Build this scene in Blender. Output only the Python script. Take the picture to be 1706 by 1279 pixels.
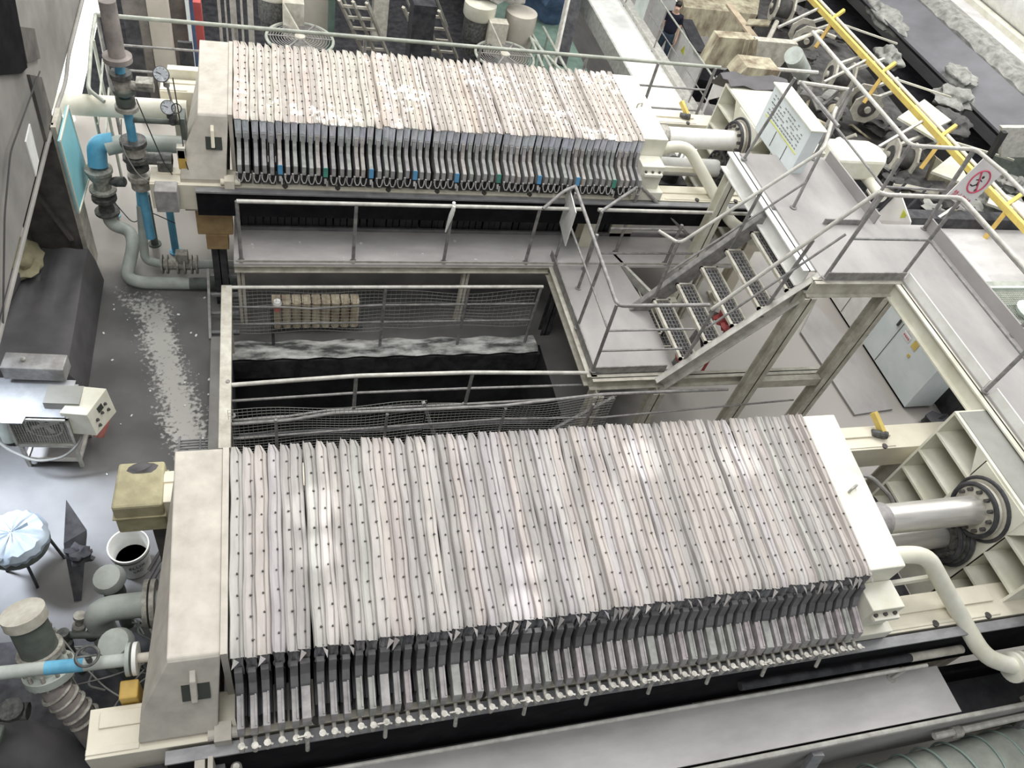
import bpy, bmesh, math, random
from mathutils import Vector, Matrix
random.seed(7)
scene = bpy.context.scene
col = scene.collection
for o in list(bpy.data.objects):
    bpy.data.objects.remove(o)

# ------------------------------------------------------------------ camera
F_PX, W_PX, H_PX = 1307.87, 1706.0, 1279.0
CAM = Vector((0.0, 0.0, 7.35))
RW = Matrix(((0.95753522, -0.03760256, 0.28585372),
             (-0.21057423, -0.76843921, 0.60428443),
             (0.19693856, -0.63881705, -0.74372574)))   # columns: right, down, forward
cam_data = bpy.data.cameras.new('camera')
cam_data.sensor_width = 36.0
cam_data.lens = 36.0 * F_PX / W_PX
cam_data.clip_end = 200
cam = bpy.data.objects.new('camera', cam_data)
col.objects.link(cam)
r_, d_, f_ = (Vector([RW[i][j] for i in range(3)]) for j in range(3))
cam.matrix_world = Matrix(((r_.x, -d_.x, -f_.x, CAM.x), (r_.y, -d_.y, -f_.y, CAM.y), (r_.z, -d_.z, -f_.z, CAM.z), (0, 0, 0, 1)))
scene.camera = cam

# ------------------------------------------------------------------ world, lights, exposure
world = bpy.data.worlds.new('world')
scene.world = world
world.use_nodes = True
wn = world.node_tree
bg = wn.nodes['Background']
bg.inputs[0].default_value = (0.93, 0.97, 1.0, 1)
bg.inputs[1].default_value = 0.36
scene.view_settings.view_transform = 'Standard'
scene.view_settings.look = 'None'
scene.view_settings.gamma = 1.0
scene.view_settings.exposure = 0.08

def area(name, loc, target, sx, sy, power, color=(1, 1, 1)):
    d = bpy.data.lights.new(name, 'AREA')
    d.shape = 'RECTANGLE'; d.size = sx; d.size_y = sy; d.energy = power; d.color = color
    o = bpy.data.objects.new(name, d); col.objects.link(o)
    o.location = loc
    o.rotation_euler = (Vector(target) - Vector(loc)).to_track_quat('-Z', 'Y').to_euler()
    return o
def spot(name, loc, target, power, deg, blend=0.5, color=(1, 1, 1), size=0.03):
    d = bpy.data.lights.new(name, 'SPOT')
    d.energy = power; d.spot_size = math.radians(deg); d.spot_blend = blend; d.color = color; d.shadow_soft_size = size
    o = bpy.data.objects.new(name, d); col.objects.link(o)
    o.location = loc
    o.rotation_euler = (Vector(target) - Vector(loc)).to_track_quat('-Z', 'Y').to_euler()
    return o
area('skylight_strip', (5, 11.5, 13), (4.5, 6.5, 0), 5, 11, 1100, (1, 0.985, 0.955))
area('right_skylight_strip', (14, 7, 12), (9, 6.5, 0), 5, 9, 850, (1, 0.99, 0.965))
area('skylight_strip_rear', (0, 16, 12), (1, 9, 0), 10, 4, 420, (1, 0.99, 0.96))
area('overhead_skylight', (-1.0, 2.0, 12), (4, 3.5, 0), 7, 5, 620, (1, 0.99, 0.97))
area('rear_fill_light', (3.5, 17, 12), (10.5, 18.5, -2), 6, 5, 380, (1, 0.99, 0.97))  # added fill lamp that brightens the white cabinet and the back area
area('right_bay_fill_light', (19, 17, 11), (20, 16, 0), 6, 12, 1700, (1, 0.99, 0.96))  # added fill lamp that brightens the white duct and the belt ledge
area('left_window_daylight', (-2.45, 12.0, 3.6), (-1.2, 9.0, 0), 1.5, 3.0, 170, (1, 1, 0.96))
spot('door_daylight', (-4.6, 5.4, 3.6), (-2.30, 4.45, 0), 3800, 32, 1.0, (0.80, 0.88, 1.0), .5)
# narrow shafts of daylight through the roof
SHAFTS = [((0.20, 2.90, 2.55), 2.2), ((0.22, 2.55, 2.55), 1.7), ((1.62, 2.28, 2.55), 1.3), ((1.52, 1.98, 2.55), 2.0), ((2.75, 3.10, 2.55), 2.4), ((3.6, 3.02, 2.55), 2.3)]
for tx, dg in SHAFTS:
    spot('roof_gap_daylight', (tx[0] + 1.0, tx[1] + 1.5, 12.5), tx, 2600, dg, 0.6)

# ------------------------------------------------------------------ materials
def mat(name, c1, c2=None, rough=0.7, metal=0.0, scale=4.0, amt=0.5, bump=0.0, streak=None, var=None, detail=6.0, spec=0.4, specks=None):
    m = bpy.data.materials.new(name); m.use_nodes = True
    nt = m.node_tree; N = nt.nodes; L = nt.links
    b = N['Principled BSDF']
    b.inputs['Roughness'].default_value = rough
    b.inputs['Metallic'].default_value = metal
    b.inputs['Specular IOR Level'].default_value = spec
    c2 = c2 or tuple(v * 0.75 for v in c1)
    geo = N.new('ShaderNodeNewGeometry')
    mp = N.new('ShaderNodeMapping'); mp.inputs['Scale'].default_value = streak or (1, 1, 1)
    L.new(geo.outputs['Position'], mp.inputs['Vector'])
    no = N.new('ShaderNodeTexNoise'); no.inputs['Scale'].default_value = scale; no.inputs['Detail'].default_value = detail
    no.inputs['Roughness'].default_value = 0.62
    L.new(mp.outputs[0], no.inputs['Vector'])
    rp = N.new('ShaderNodeValToRGB')
    rp.color_ramp.elements[0].position = 0.5 - 0.25 * amt; rp.color_ramp.elements[0].color = (*c2, 1)
    rp.color_ramp.elements[1].position = 0.5 + 0.25 * amt; rp.color_ramp.elements[1].color = (*c1, 1)
    L.new(no.outputs['Fac'], rp.inputs[0])
    out = rp.outputs[0]
    if specks:
        n2 = N.new('ShaderNodeTexNoise'); n2.inputs['Scale'].default_value = 9.0; n2.inputs['Detail'].default_value = 9
        n3 = N.new('ShaderNodeTexNoise'); n3.inputs['Scale'].default_value = 1.1; n3.inputs['Detail'].default_value = 2
        L.new(geo.outputs['Position'], n2.inputs['Vector']); L.new(geo.outputs['Position'], n3.inputs['Vector'])
        ad = N.new('ShaderNodeMath'); ad.operation = 'MULTIPLY'; L.new(n2.outputs['Fac'], ad.inputs[0]); L.new(n3.outputs['Fac'], ad.inputs[1])
        r2 = N.new('ShaderNodeValToRGB'); r2.color_ramp.elements[0].position = .325; r2.color_ramp.elements[1].position = .37
        L.new(ad.outputs[0], r2.inputs[0])
        m2 = N.new('ShaderNodeMix'); m2.data_type = 'RGBA'; L.new(r2.outputs[0], m2.inputs[0]); L.new(out, m2.inputs[6]); m2.inputs[7].default_value = (*specks, 1)
        out = m2.outputs[2]
    if var:
        oi = N.new('ShaderNodeObjectInfo')
        vr = N.new('ShaderNodeValToRGB'); vr.color_ramp.interpolation = 'CONSTANT'
        els = vr.color_ramp.elements
        for i, c in enumerate(var):
            e = els[i] if i < 2 else els.new(i / len(var))
            e.position = i / len(var); e.color = (*c, 1)
        L.new(oi.outputs['Random'], vr.inputs[0])
        mx = N.new('ShaderNodeMix'); mx.data_type = 'RGBA'; mx.blend_type = 'MULTIPLY'; mx.inputs[0].default_value = 1.0
        L.new(out, mx.inputs[6]); L.new(vr.outputs[0], mx.inputs[7]); out = mx.outputs[2]
    L.new(out, b.inputs['Base Color'])
    if bump:
        bp = N.new('ShaderNodeBump'); bp.inputs['Strength'].default_value = bump; bp.inputs['Distance'].default_value = 0.02
        L.new(no.outputs['Fac'], bp.inputs['Height']); L.new(bp.outputs[0], b.inputs['Normal'])
    return m
M = {}
M['cream'] = mat('cream_paint', (0.80, 0.76, 0.64), (0.66, 0.61, 0.49), 0.5, scale=3, amt=0.9)
M['cream_dusty'] = mat('cream_paint_dusty', (0.61, 0.57, 0.50), (0.44, 0.41, 0.36), 0.7, scale=6, amt=0.8)
M['cream_pale'] = mat('pale_cream_paint', (0.84, 0.83, 0.74), (0.62, 0.60, 0.48), 0.5, scale=2.5, amt=0.8)
M['white'] = mat('white_paint', (0.86, 0.86, 0.84), (0.74, 0.74, 0.70), 0.45, scale=5)
M['bluewhite'] = mat('pale_blue_white_paint', (0.80, 0.86, 0.87), (0.72, 0.79, 0.80), 0.4, scale=3)
TINT = [(1, .99, .97), (.86, .855, .85), (.99, .945, .935), (.94, .97, .94), (.80, .795, .79), (1, 1, 1), (.94, .93, .965), (.98, .95, .92)]
M['cloth'] = mat('dusty_filter_cloth', (0.55, 0.525, 0.505), (0.37, 0.35, 0.34), 0.85, scale=7, amt=0.8, bump=0.5, streak=(1.6, 0.30, 1), var=TINT)
M['cloth_far'] = mat('beige_dusty_filter_cloth', (0.62, 0.575, 0.53), (0.47, 0.43, 0.39), 0.85, scale=7, amt=0.8, bump=0.25, var=TINT, specks=(0.84, 0.82, 0.79))
M['cloth_hang'] = mat('dark_streaky_cloth', (0.30, 0.295, 0.30), (0.07, 0.07, 0.08), 0.8, scale=18, amt=0.8, streak=(3, 1, 0.5), var=TINT)  # dark streaks over the hanging flaps
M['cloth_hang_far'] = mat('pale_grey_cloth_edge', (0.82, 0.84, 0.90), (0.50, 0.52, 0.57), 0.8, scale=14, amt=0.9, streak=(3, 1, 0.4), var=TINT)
M['bolt'] = mat('dark_rivet', (0.09, 0.085, 0.08), rough=0.6)
M['rubber'] = mat('black_rubber', (0.05, 0.05, 0.055), (0.025, 0.025, 0.03), 0.7)
M['handle'] = mat('grey_plastic_handle', (0.43, 0.41, 0.405), (0.28, 0.27, 0.265), 0.6, scale=12, var=[(1, 1, 1), (.92, .97, .92), (1.04, .98, 1.0), (.85, .85, .86)])
M['handle_far'] = mat('grey_handle_far', (0.36, 0.355, 0.35), (0.24, 0.235, 0.235), 0.6, scale=12, var=[(1, 1, 1), (.92, .97, .92), (1.1, 1.05, 1.0), (.85, .85, .86)])
M['handle_blue'] = mat('blue_painted_handle', (0.10, 0.30, 0.52), (0.07, 0.22, 0.38), 0.6)
M['handle_green'] = mat('green_painted_handle', (0.08, 0.30, 0.22), (0.05, 0.2, 0.16), 0.6)
M['tap'] = mat('grey_tap_metal', (0.55, 0.53, 0.48), (0.30, 0.29, 0.26), 0.5, 0.3, scale=20)
M['steel'] = mat('dusty_steel', (0.42, 0.41, 0.40), (0.28, 0.27, 0.26), 0.6, 0.25, scale=8)
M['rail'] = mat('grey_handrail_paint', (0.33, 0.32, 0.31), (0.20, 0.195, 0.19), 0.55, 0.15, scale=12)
M['rail_lit'] = mat('lit_grey_handrail_paint', (0.62, 0.61, 0.56), (0.44, 0.43, 0.39), 0.5, 0.1, scale=9)  # lit copy of the rail paint, brightness put into the colour
M['rail_green'] = mat('pale_green_handrail_paint', (0.44, 0.46, 0.40), (0.30, 0.32, 0.28), 0.6, scale=6)
M['deck'] = mat('dusty_steel_deck', (0.46, 0.44, 0.43), (0.27, 0.255, 0.25), 0.65, 0.1, scale=2.2, amt=1.3, streak=(1, 0.5, 1))
M['deck_far'] = mat('grey_dusty_walkway', (0.64, 0.62, 0.61), (0.46, 0.445, 0.44), 0.7, scale=3, amt=0.7, streak=(0.4, 1, 1))
M['channel'] = mat('grey_steel_channel', (0.36, 0.36, 0.37), (0.20, 0.20, 0.21), 0.55, 0.4, scale=9, amt=0.8, streak=(0.5, 1, 1))
M['dark'] = mat('dark_steel', (0.075, 0.075, 0.08), (0.03, 0.03, 0.035), 0.6, 0.2, scale=6)
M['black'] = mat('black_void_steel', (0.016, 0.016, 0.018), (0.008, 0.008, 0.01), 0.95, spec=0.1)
M['pitwall'] = mat('shade_black_concrete', (0.05, 0.052, 0.052), (0.02, 0.02, 0.022), 0.9, scale=2, spec=0.15)  # darkness of the pit put into the wall colour
M['socket'] = mat('dark_handle_socket', (0.17, 0.165, 0.17), (0.09, 0.09, 0.09), 0.7)
M['oldpaint'] = mat('worn_greenish_grey_paint', (0.64, 0.62, 0.54), (0.40, 0.37, 0.31), 0.6, scale=7, amt=0.7)
M['concrete'] = mat('grey_concrete', (0.30, 0.295, 0.28), (0.17, 0.165, 0.155), 0.85, scale=1.6, amt=0.8)
M['wallc'] = mat('dusty_concrete_wall', (0.36, 0.345, 0.32), (0.17, 0.165, 0.155), 0.9, scale=0.9, amt=0.9, bump=0.1)
M['col_dark'] = mat('dusty_dark_column', (0.18, 0.165, 0.15), (0.09, 0.085, 0.08), 0.8, scale=3)
M['beige'] = mat('beige_concrete_column', (0.60, 0.56, 0.49), (0.44, 0.41, 0.35), 0.8, scale=1.4, amt=0.8)
M['blue'] = mat('blue_pipe_paint', (0.16, 0.46, 0.66), (0.10, 0.33, 0.50), 0.5, scale=5)
M['teal'] = mat('teal_board', (0.30, 0.66, 0.74), (0.24, 0.58, 0.64), 0.5, scale=2)
M['pipe_grey'] = mat('pale_grey_green_pipe', (0.50, 0.54, 0.50), (0.36, 0.39, 0.36), 0.5, scale=4)
M['pipe_dust'] = mat('dusty_brown_pipe', (0.33, 0.29, 0.27), (0.20, 0.18, 0.17), 0.7, scale=5)
M['pipe_dkgreen'] = mat('dark_green_grey_pipe', (0.13, 0.15, 0.13), (0.08, 0.09, 0.08), 0.6, scale=5)
M['valve'] = mat('dark_cast_iron_valve', (0.15, 0.15, 0.14), (0.06, 0.06, 0.06), 0.6, 0.3, scale=20)
M['valve_lit'] = mat('lit_cast_valve', (0.48, 0.46, 0.41), (0.25, 0.24, 0.21), 0.6, 0.2, scale=20)  # lit copy of the valve metal, light put into the colour
M['yellow'] = mat('yellow_paint', (0.80, 0.62, 0.16), (0.66, 0.50, 0.16), 0.5, scale=5)
M['ochre'] = mat('ochre_plastic', (0.64, 0.43, 0.10), (0.48, 0.31, 0.08), 0.5)
M['red'] = mat('faded_red', (0.48, 0.10, 0.09), (0.36, 0.07, 0.07), 0.6)
M['redpink'] = mat('salmon_red_plastic', (0.72, 0.27, 0.22), (0.6, 0.2, 0.17), 0.6)
M['wood'] = mat('brown_board', (0.40, 0.28, 0.14), (0.28, 0.18, 0.09), 0.8, scale=5)
M['sack'] = mat('dusty_yellow_sack', (0.46, 0.42, 0.27), (0.33, 0.30, 0.19), 0.9, scale=6, bump=0.3)
M['tan'] = mat('tan_plank', (0.66, 0.55, 0.40), (0.5, 0.4, 0.29), 0.8)
M['rust'] = mat('cream_rusty_hopper', (0.62, 0.58, 0.42), (0.22, 0.17, 0.12), 0.8, scale=3.0, amt=0.6, streak=(1, 1, 0.5))
M['mud'] = mat('dark_mud', (0.12, 0.115, 0.11), (0.04, 0.04, 0.04), 0.75, scale=4, amt=0.7, bump=0.5)
M['sludge'] = mat('grey_sludge', (0.40, 0.40, 0.37), (0.16, 0.16, 0.15), 0.8, scale=5, amt=0.8, bump=0.8)
M['crust'] = mat('white_crusted_concrete', (0.62, 0.62, 0.60), (0.07, 0.075, 0.07), 0.8, scale=5, amt=0.45, bump=0.6, streak=(.5, 1.5, 1))
M['curtain'] = mat('streaky_dark_curtain', (0.13, 0.13, 0.145), (0.015, 0.015, 0.02), 0.8, scale=6, amt=0.9, streak=(6, 1, 0.35))
M['belt'] = mat('grey_conveyor_belt', (0.20, 0.20, 0.215), (0.13, 0.13, 0.14), 0.55, scale=0.8, amt=0.9)
M['tarp'] = mat('dark_grey_tarpaulin', (0.115, 0.11, 0.115), (0.085, 0.082, 0.085), 0.65, scale=3)
M['paleplastic'] = mat('pale_blue_plastic_sheet', (0.42, 0.49, 0.56), (0.30, 0.36, 0.43), 0.35)
M['navy'] = mat('navy_cloth', (0.012, 0.012, 0.03), (0.008, 0.008, 0.02), 0.85)
M['jeans'] = mat('dark_blue_jeans', (0.045, 0.07, 0.10), (0.03, 0.045, 0.07), 0.85)
M['skin'] = mat('skin', (0.62, 0.42, 0.33), (0.55, 0.36, 0.28), 0.6)
M['hair'] = mat('black_hair', (0.02, 0.018, 0.016), rough=0.6)
M['bluetarp'] = mat('blue_tarpaulin', (0.09, 0.14, 0.24), (0.05, 0.08, 0.15), 0.7)
M['green'] = mat('green_floor_paint', (0.15, 0.22, 0.18), (0.09, 0.14, 0.115), 0.7, scale=2)
M['palegreen'] = mat('pale_green_panel', (0.66, 0.71, 0.66), (0.52, 0.57, 0.52), 0.5, scale=2)
M['glass'] = mat('pale_dial_face', (0.86, 0.89, 0.93), (0.80, 0.84, 0.88), 0.25)
M['display'] = mat('dark_display', (0.05, 0.055, 0.045), rough=0.3)
M['signwhite'] = mat('sign_white', (0.88, 0.86, 0.84), (0.82, 0.80, 0.78), 0.5)
M['signred'] = mat('sign_red_print', (0.70, 0.10, 0.18), rough=0.5)
M['signyellow'] = mat('sign_yellow_print', (0.78, 0.80, 0.10), rough=0.5)
M['ink'] = mat('black_print', (0.03, 0.03, 0.03), rough=0.6)
M['chrome'] = mat('bright_piston_rod', (0.70, 0.68, 0.64), (0.55, 0.53, 0.50), 0.35, 0.6, scale=6, streak=(0.3, 3, 3))
M['greygreen_duct'] = mat('grey_green_wrapped_duct', (0.38, 0.40, 0.35), (0.26, 0.28, 0.25), 0.75, scale=3, bump=0.3)
M['wire'] = mat('pale_green_wire', (0.34, 0.44, 0.40), rough=0.5)
M['cable'] = mat('grey_cable', (0.30, 0.30, 0.28), rough=0.6)
M['cable_dark'] = mat('dark_cable', (0.05, 0.05, 0.05), rough=0.6)
M['foil'] = mat('crumpled_plastic_wrap', (0.75, 0.76, 0.75), (0.40, 0.41, 0.41), 0.25, 0.3, scale=6, amt=0.6, bump=0.8)
M['sheetgrey'] = mat('dusty_pale_sheet_steel', (0.52, 0.54, 0.56), (0.38, 0.39, 0.41), 0.5, 0.2, scale=4)
M['greytop'] = mat('grey_dust_layer', (0.34, 0.34, 0.31), (0.27, 0.27, 0.25), 0.8, scale=2)
M['radiator'] = mat('brown_stained_filter_cloth', (0.62, 0.55, 0.40), (0.24, 0.18, 0.13), 0.8, scale=6, amt=0.7, streak=(1, 1, 0.4))

def emis(name, c, s):
    m = bpy.data.materials.new(name); m.use_nodes = True
    b = m.node_tree.nodes['Principled BSDF']; b.inputs['Base Color'].default_value = (*c, 1)
    b.inputs['Emission Color'].default_value = (*c, 1); b.inputs['Emission Strength'].default_value = s
    return m
M['daylight'] = emis('daylit_translucent_sheet', (1.0, 1.0, 0.97), 1.6)

# floor: dark concrete with pale powder trail, procedural
def floor_material():
    m = bpy.data.materials.new('dark_powdered_concrete_floor'); m.use_nodes = True
    nt = m.node_tree; N = nt.nodes; L = nt.links; b = N['Principled BSDF']
    geo = N.new('ShaderNodeNewGeometry')
    n1 = N.new('ShaderNodeTexNoise'); n1.inputs['Scale'].default_value = 1.3; n1.inputs['Detail'].default_value = 8
    n2 = N.new('ShaderNodeTexNoise'); n2.inputs['Scale'].default_value = 22; n2.inputs['Detail'].default_value = 6
    n3 = N.new('ShaderNodeTexNoise'); n3.inputs['Scale'].default_value = 1.0; n3.inputs['Detail'].default_value = 3
    for n in (n1, n2, n3): L.new(geo.outputs['Position'], n.inputs['Vector'])
    r1 = N.new('ShaderNodeValToRGB'); r1.color_ramp.elements[0].position = .35; r1.color_ramp.elements[1].position = .68
    r1.color_ramp.elements[0].color = (0.085, 0.083, 0.083, 1); r1.color_ramp.elements[1].color = (0.16, 0.157, 0.155, 1)
    L.new(n1.outputs['Fac'], r1.inputs[0])
    sep = N.new('ShaderNodeSeparateXYZ'); L.new(geo.outputs['Position'], sep.inputs[0])
    def math_(op, a, bb=None, cc=None):
        x = N.new('ShaderNodeMath'); x.operation = op
        for i, v in enumerate((a, bb, cc)):
            if v is None: continue
            if isinstance(v, (int, float)): x.inputs[i].default_value = v
            else: L.new(v, x.inputs[i])
        return x.outputs[0]
    # powder trail: centre line x as function of y (floor frame), y 5.2 .. 7.6
    t = math_('SUBTRACT', sep.outputs[1], 5.3)
    cx = math_('MULTIPLY_ADD', t, -0.30, -0.88)
    wob = math_('MULTIPLY_ADD', n3.outputs['Fac'], 0.5, -0.25)
    dx = math_('ABSOLUTE', math_('ADD', math_('SUBTRACT', sep.outputs[0], cx), wob))
    band = math_('SUBTRACT', 1.0, math_('MULTIPLY', dx, 3.6))
    ends = math_('MINIMUM', math_('MULTIPLY', math_('SUBTRACT', 7.75, sep.outputs[1]), 1.6), math_('MULTIPLY', math_('SUBTRACT', sep.outputs[1], 4.7), 1.6))
    band = math_('MINIMUM', band, ends)
    mask = math_('MULTIPLY', math_('ADD', band, math_('MULTIPLY_ADD', n2.outputs['Fac'], 2.4, -1.45)), 2.5)
    cl = N.new('ShaderNodeClamp'); L.new(mask, cl.inputs[0])
    mx = N.new('ShaderNodeMix'); mx.data_type = 'RGBA'
    L.new(cl.outputs[0], mx.inputs[0]); L.new(r1.outputs[0], mx.inputs[6]); mx.inputs[7].default_value = (0.48, 0.47, 0.44, 1)
    # paler floor colour standing in for light towards the back and right hand bays
    lit_zone = math_('MAXIMUM', math_('MULTIPLY', math_('SUBTRACT', sep.outputs[1], 7.6), 1.2), math_('MULTIPLY', math_('SUBTRACT', sep.outputs[0], 4.0), 0.9))
    lit_zone = math_('ADD', lit_zone, math_('MULTIPLY_ADD', n1.outputs['Fac'], 1.6, -0.8))
    c2 = N.new('ShaderNodeClamp'); L.new(lit_zone, c2.inputs[0])
    mx2 = N.new('ShaderNodeMix'); mx2.data_type = 'RGBA'
    L.new(c2.outputs[0], mx2.inputs[0]); L.new(mx.outputs[2], mx2.inputs[6]); mx2.inputs[7].default_value = (0.37, 0.345, 0.32, 1)
    L.new(mx2.outputs[2], b.inputs['Base Color'])
    b.inputs['Roughness'].default_value = 0.55
    return m
M['floor'] = floor_material()

# ------------------------------------------------------------------ mesh helpers
V = Vector
def at(u, v, z=None, y=None, x=None):
    """world point seen at photo pixel (u, v) lying on a given plane"""
    d = RW @ V(((u - 853) / F_PX, (v - 639.5) / F_PX, 1.0))
    k = (z - CAM.z) / d.z if z is not None else (y / d.y if y is not None else x / d.x)
    return CAM + d * k

class MB:
    def __init__(s): s.bm = bmesh.new()
    def poly(s, pts, faces):
        vs = [s.bm.verts.new(p) for p in pts]
        for f in faces:
            try: s.bm.faces.new([vs[i] for i in f])
            except ValueError: pass
        return s
    def box(s, x0, x1, y0, y1, z0, z1):
        p = [(x0, y0, z0), (x1, y0, z0), (x1, y1, z0), (x0, y1, z0), (x0, y0, z1), (x1, y0, z1), (x1, y1, z1), (x0, y1, z1)]
        return s.poly(p, [(0, 3, 2, 1), (4, 5, 6, 7), (0, 1, 5, 4), (1, 2, 6, 5), (2, 3, 7, 6), (3, 0, 4, 7)])
    def obox(s, c, dx, dy, dz, rz=0, rx=0, ry=0):
        m = Matrix.Translation(V(c)) @ Matrix.Rotation(rz, 4, 'Z') @ Matrix.Rotation(ry, 4, 'Y') @ Matrix.Rotation(rx, 4, 'X')
        p = [m @ V((a * dx / 2, b * dy / 2, c_ * dz / 2)) for c_ in (-1, 1) for a, b in ((-1, -1), (1, -1), (1, 1), (-1, 1))]
        return s.poly(p, [(0, 3, 2, 1), (4, 5, 6, 7), (0, 1, 5, 4), (1, 2, 6, 5), (2, 3, 7, 6), (3, 0, 4, 7)])
    def frame(s, d, up=(0, 0, 1)):
        d = d.normalized(); up = V(up)
        if abs(d.dot(up)) > 0.98: up = V((0, 1, 0))
        x = d.cross(up).normalized(); y = x.cross(d).normalized()
        return x, y
    def bar(s, a, b, w, h, up=(0, 0, 1)):
        a, b = V(a), V(b); x, y = s.frame(b - a, up)
        p = [q + x * i * w / 2 + y * j * h / 2 for q in (a, b) for i, j in ((-1, -1), (1, -1), (1, 1), (-1, 1))]
        return s.poly(p, [(0, 3, 2, 1), (4, 5, 6, 7), (0, 1, 5, 4), (1, 2, 6, 5), (2, 3, 7, 6), (3, 0, 4, 7)])
    def channel(s, a, b, w, h, t=0.008, up=(0, 0, 1), side=1):
        """C section: web plus two flanges"""
        a, b = V(a), V(b); x, y = s.frame(b - a, up)
        s.bar(a, b, t, h, up)
        for k in (-1, 1):
            o = y * k * (h / 2 - t / 2) + x * side * w / 2
            s.bar(a + o, b + o, w, t, up)
        return s
    def hbeam(s, a, b, w, h, t=0.012, up=(0, 0, 1)):
        a, b = V(a), V(b); x, y = s.frame(b - a, up)
        s.bar(a, b, t, h, up)
        for k in (-1, 1):
            o = y * k * (h / 2 - t / 2); s.bar(a + o, b + o, w, t, up)
        return s
    def rings(s, rings, cap=True, close=True):
        n = len(rings[0]); vs = [[s.bm.verts.new(p) for p in r] for r in rings]
        for i in range(len(vs) - 1):
            for j in range(n if close else n - 1):
                k = (j + 1) % n
                try: s.bm.faces.new((vs[i][j], vs[i][k], vs[i + 1][k], vs[i + 1][j]))
                except ValueError: pass
        if cap:
            for r in (vs[0][::-1], vs[-1]):
                try: s.bm.faces.new(r)
                except ValueError: pass
        return s
    def tube(s, a, b, r, n=10, r2=None):
        a, b = V(a), V(b); x, y = s.frame(b - a); r2 = r if r2 is None else r2
        rr = [[q + (x * math.cos(t) + y * math.sin(t)) * rad for t in [2 * math.pi * i / n for i in range(n)]] for q, rad in ((a, r), (b, r2))]
        return s.rings(rr)
    def path(s, pts, r, n=8, bend=0.0, closed=False):
        pts = [V(p) for p in pts]
        if bend and len(pts) > 2:
            q = [pts[0]]
            for i in range(1, len(pts) - 1):
                p, a, b = pts[i], pts[i - 1] - pts[i], pts[i + 1] - pts[i]
                k = min(bend, a.length * .48, b.length * .48)
                p0, p1 = p + a.normalized() * k, p + b.normalized() * k
                for t in (0, .2, .4, .6, .8, 1): q.append(p0 * (1 - t) ** 2 + p * 2 * t * (1 - t) + p1 * t * t)
            q.append(pts[-1]); pts = q
        d = [(pts[min(i + 1, len(pts) - 1)] - pts[max(i - 1, 0)]).normalized() for i in range(len(pts))]
        x, y = s.frame(d[0]); rr = []
        for i, p in enumerate(pts):
            x = (x - d[i] * x.dot(d[i])).normalized(); y = d[i].cross(x)
            rad = r[i] if isinstance(r, (list, tuple)) else r
            rr.append([p + (x * math.cos(t) + y * math.sin(t)) * rad for t in [2 * math.pi * k / n for k in range(n)]])
        return s.rings(rr)
    def lathe(s, prof, o, ax=(0, 0, 1), n=20, up=(0, 0, 1)):
        """prof: list of (radius, distance along axis)"""
        ax = V(ax).normalized(); x, y = s.frame(ax, up); o = V(o)
        rr = [[o + ax * h + (x * math.cos(t) + y * math.sin(t)) * max(r, 1e-4) for t in [2 * math.pi * i / n for i in range(n)]] for r, h in prof]
        return s.rings(rr)
    def torus(s, c, ax, R, r, n=24, m=8):
        ax = V(ax).normalized(); x, y = s.frame(ax); c = V(c); vs = []
        for i in range(n):
            t = 2 * math.pi * i / n; q = x * math.cos(t) + y * math.sin(t)
            vs.append([s.bm.verts.new(c + q * (R + r * math.cos(2 * math.pi * j / m)) + ax * r * math.sin(2 * math.pi * j / m)) for j in range(m)])
        for i in range(n):
            for j in range(m):
                s.bm.faces.new((vs[i][j], vs[(i + 1) % n][j], vs[(i + 1) % n][(j + 1) % m], vs[i][(j + 1) % m]))
        return s
    def prism(s, poly, vec):
        vec = V(vec); poly = [V(p) for p in poly]; n = len(poly)
        pts = poly + [p + vec for p in poly]
        return s.poly(pts, [tuple(range(n))[::-1], tuple(range(n, 2 * n))] + [(i, (i + 1) % n, n + (i + 1) % n, n + i) for i in range(n)])
    def sheet(s, grid, th=0.0):
        """grid of points -> sheet with thickness th (downwards)"""
        n, m = len(grid), len(grid[0])
        t = [[s.bm.verts.new(p) for p in r] for r in grid]
        for i in range(n - 1):
            for j in range(m - 1): s.bm.faces.new((t[i][j], t[i + 1][j], t[i + 1][j + 1], t[i][j + 1]))
        if th:
            u = [[s.bm.verts.new(V(p) - V((0, 0, th))) for p in r] for r in grid]
            for i in range(n - 1):
                for j in range(m - 1): s.bm.faces.new((u[i][j], u[i][j + 1], u[i + 1][j + 1], u[i + 1][j]))
            ed = [(0, j) for j in range(m)] + [(i, m - 1) for i in range(1, n)] + [(n - 1, j) for j in range(m - 2, -1, -1)] + [(i, 0) for i in range(n - 2, 0, -1)]
            for k in range(len(ed)):
                a, b = ed[k], ed[(k + 1) % len(ed)]
                s.bm.faces.new((t[a[0]][a[1]], t[b[0]][b[1]], u[b[0]][b[1]], u[a[0]][a[1]]))
        return s
    def blob(s, c, rx, ry, rz, jitter=0.15, sub=3, seed=1):
        rnd = random.Random(seed)
        r = bmesh.ops.create_icosphere(s.bm, subdivisions=sub, radius=1)
        ph = [rnd.uniform(0, 6) for _ in range(6)]
        for v in r['verts']:
            p = v.co; k = 1 + jitter * (math.sin(p.x * 5 + ph[0]) * math.sin(p.y * 4 + ph[1]) + .6 * math.sin(p.z * 7 + ph[2]) + .5 * math.sin(p.x * 11 + ph[3]) * math.sin(p.y * 13 + ph[4]))
            v.co = V((c[0] + p.x * rx * k, c[1] + p.y * ry * k, c[2] + p.z * rz * k))
        return s
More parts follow.
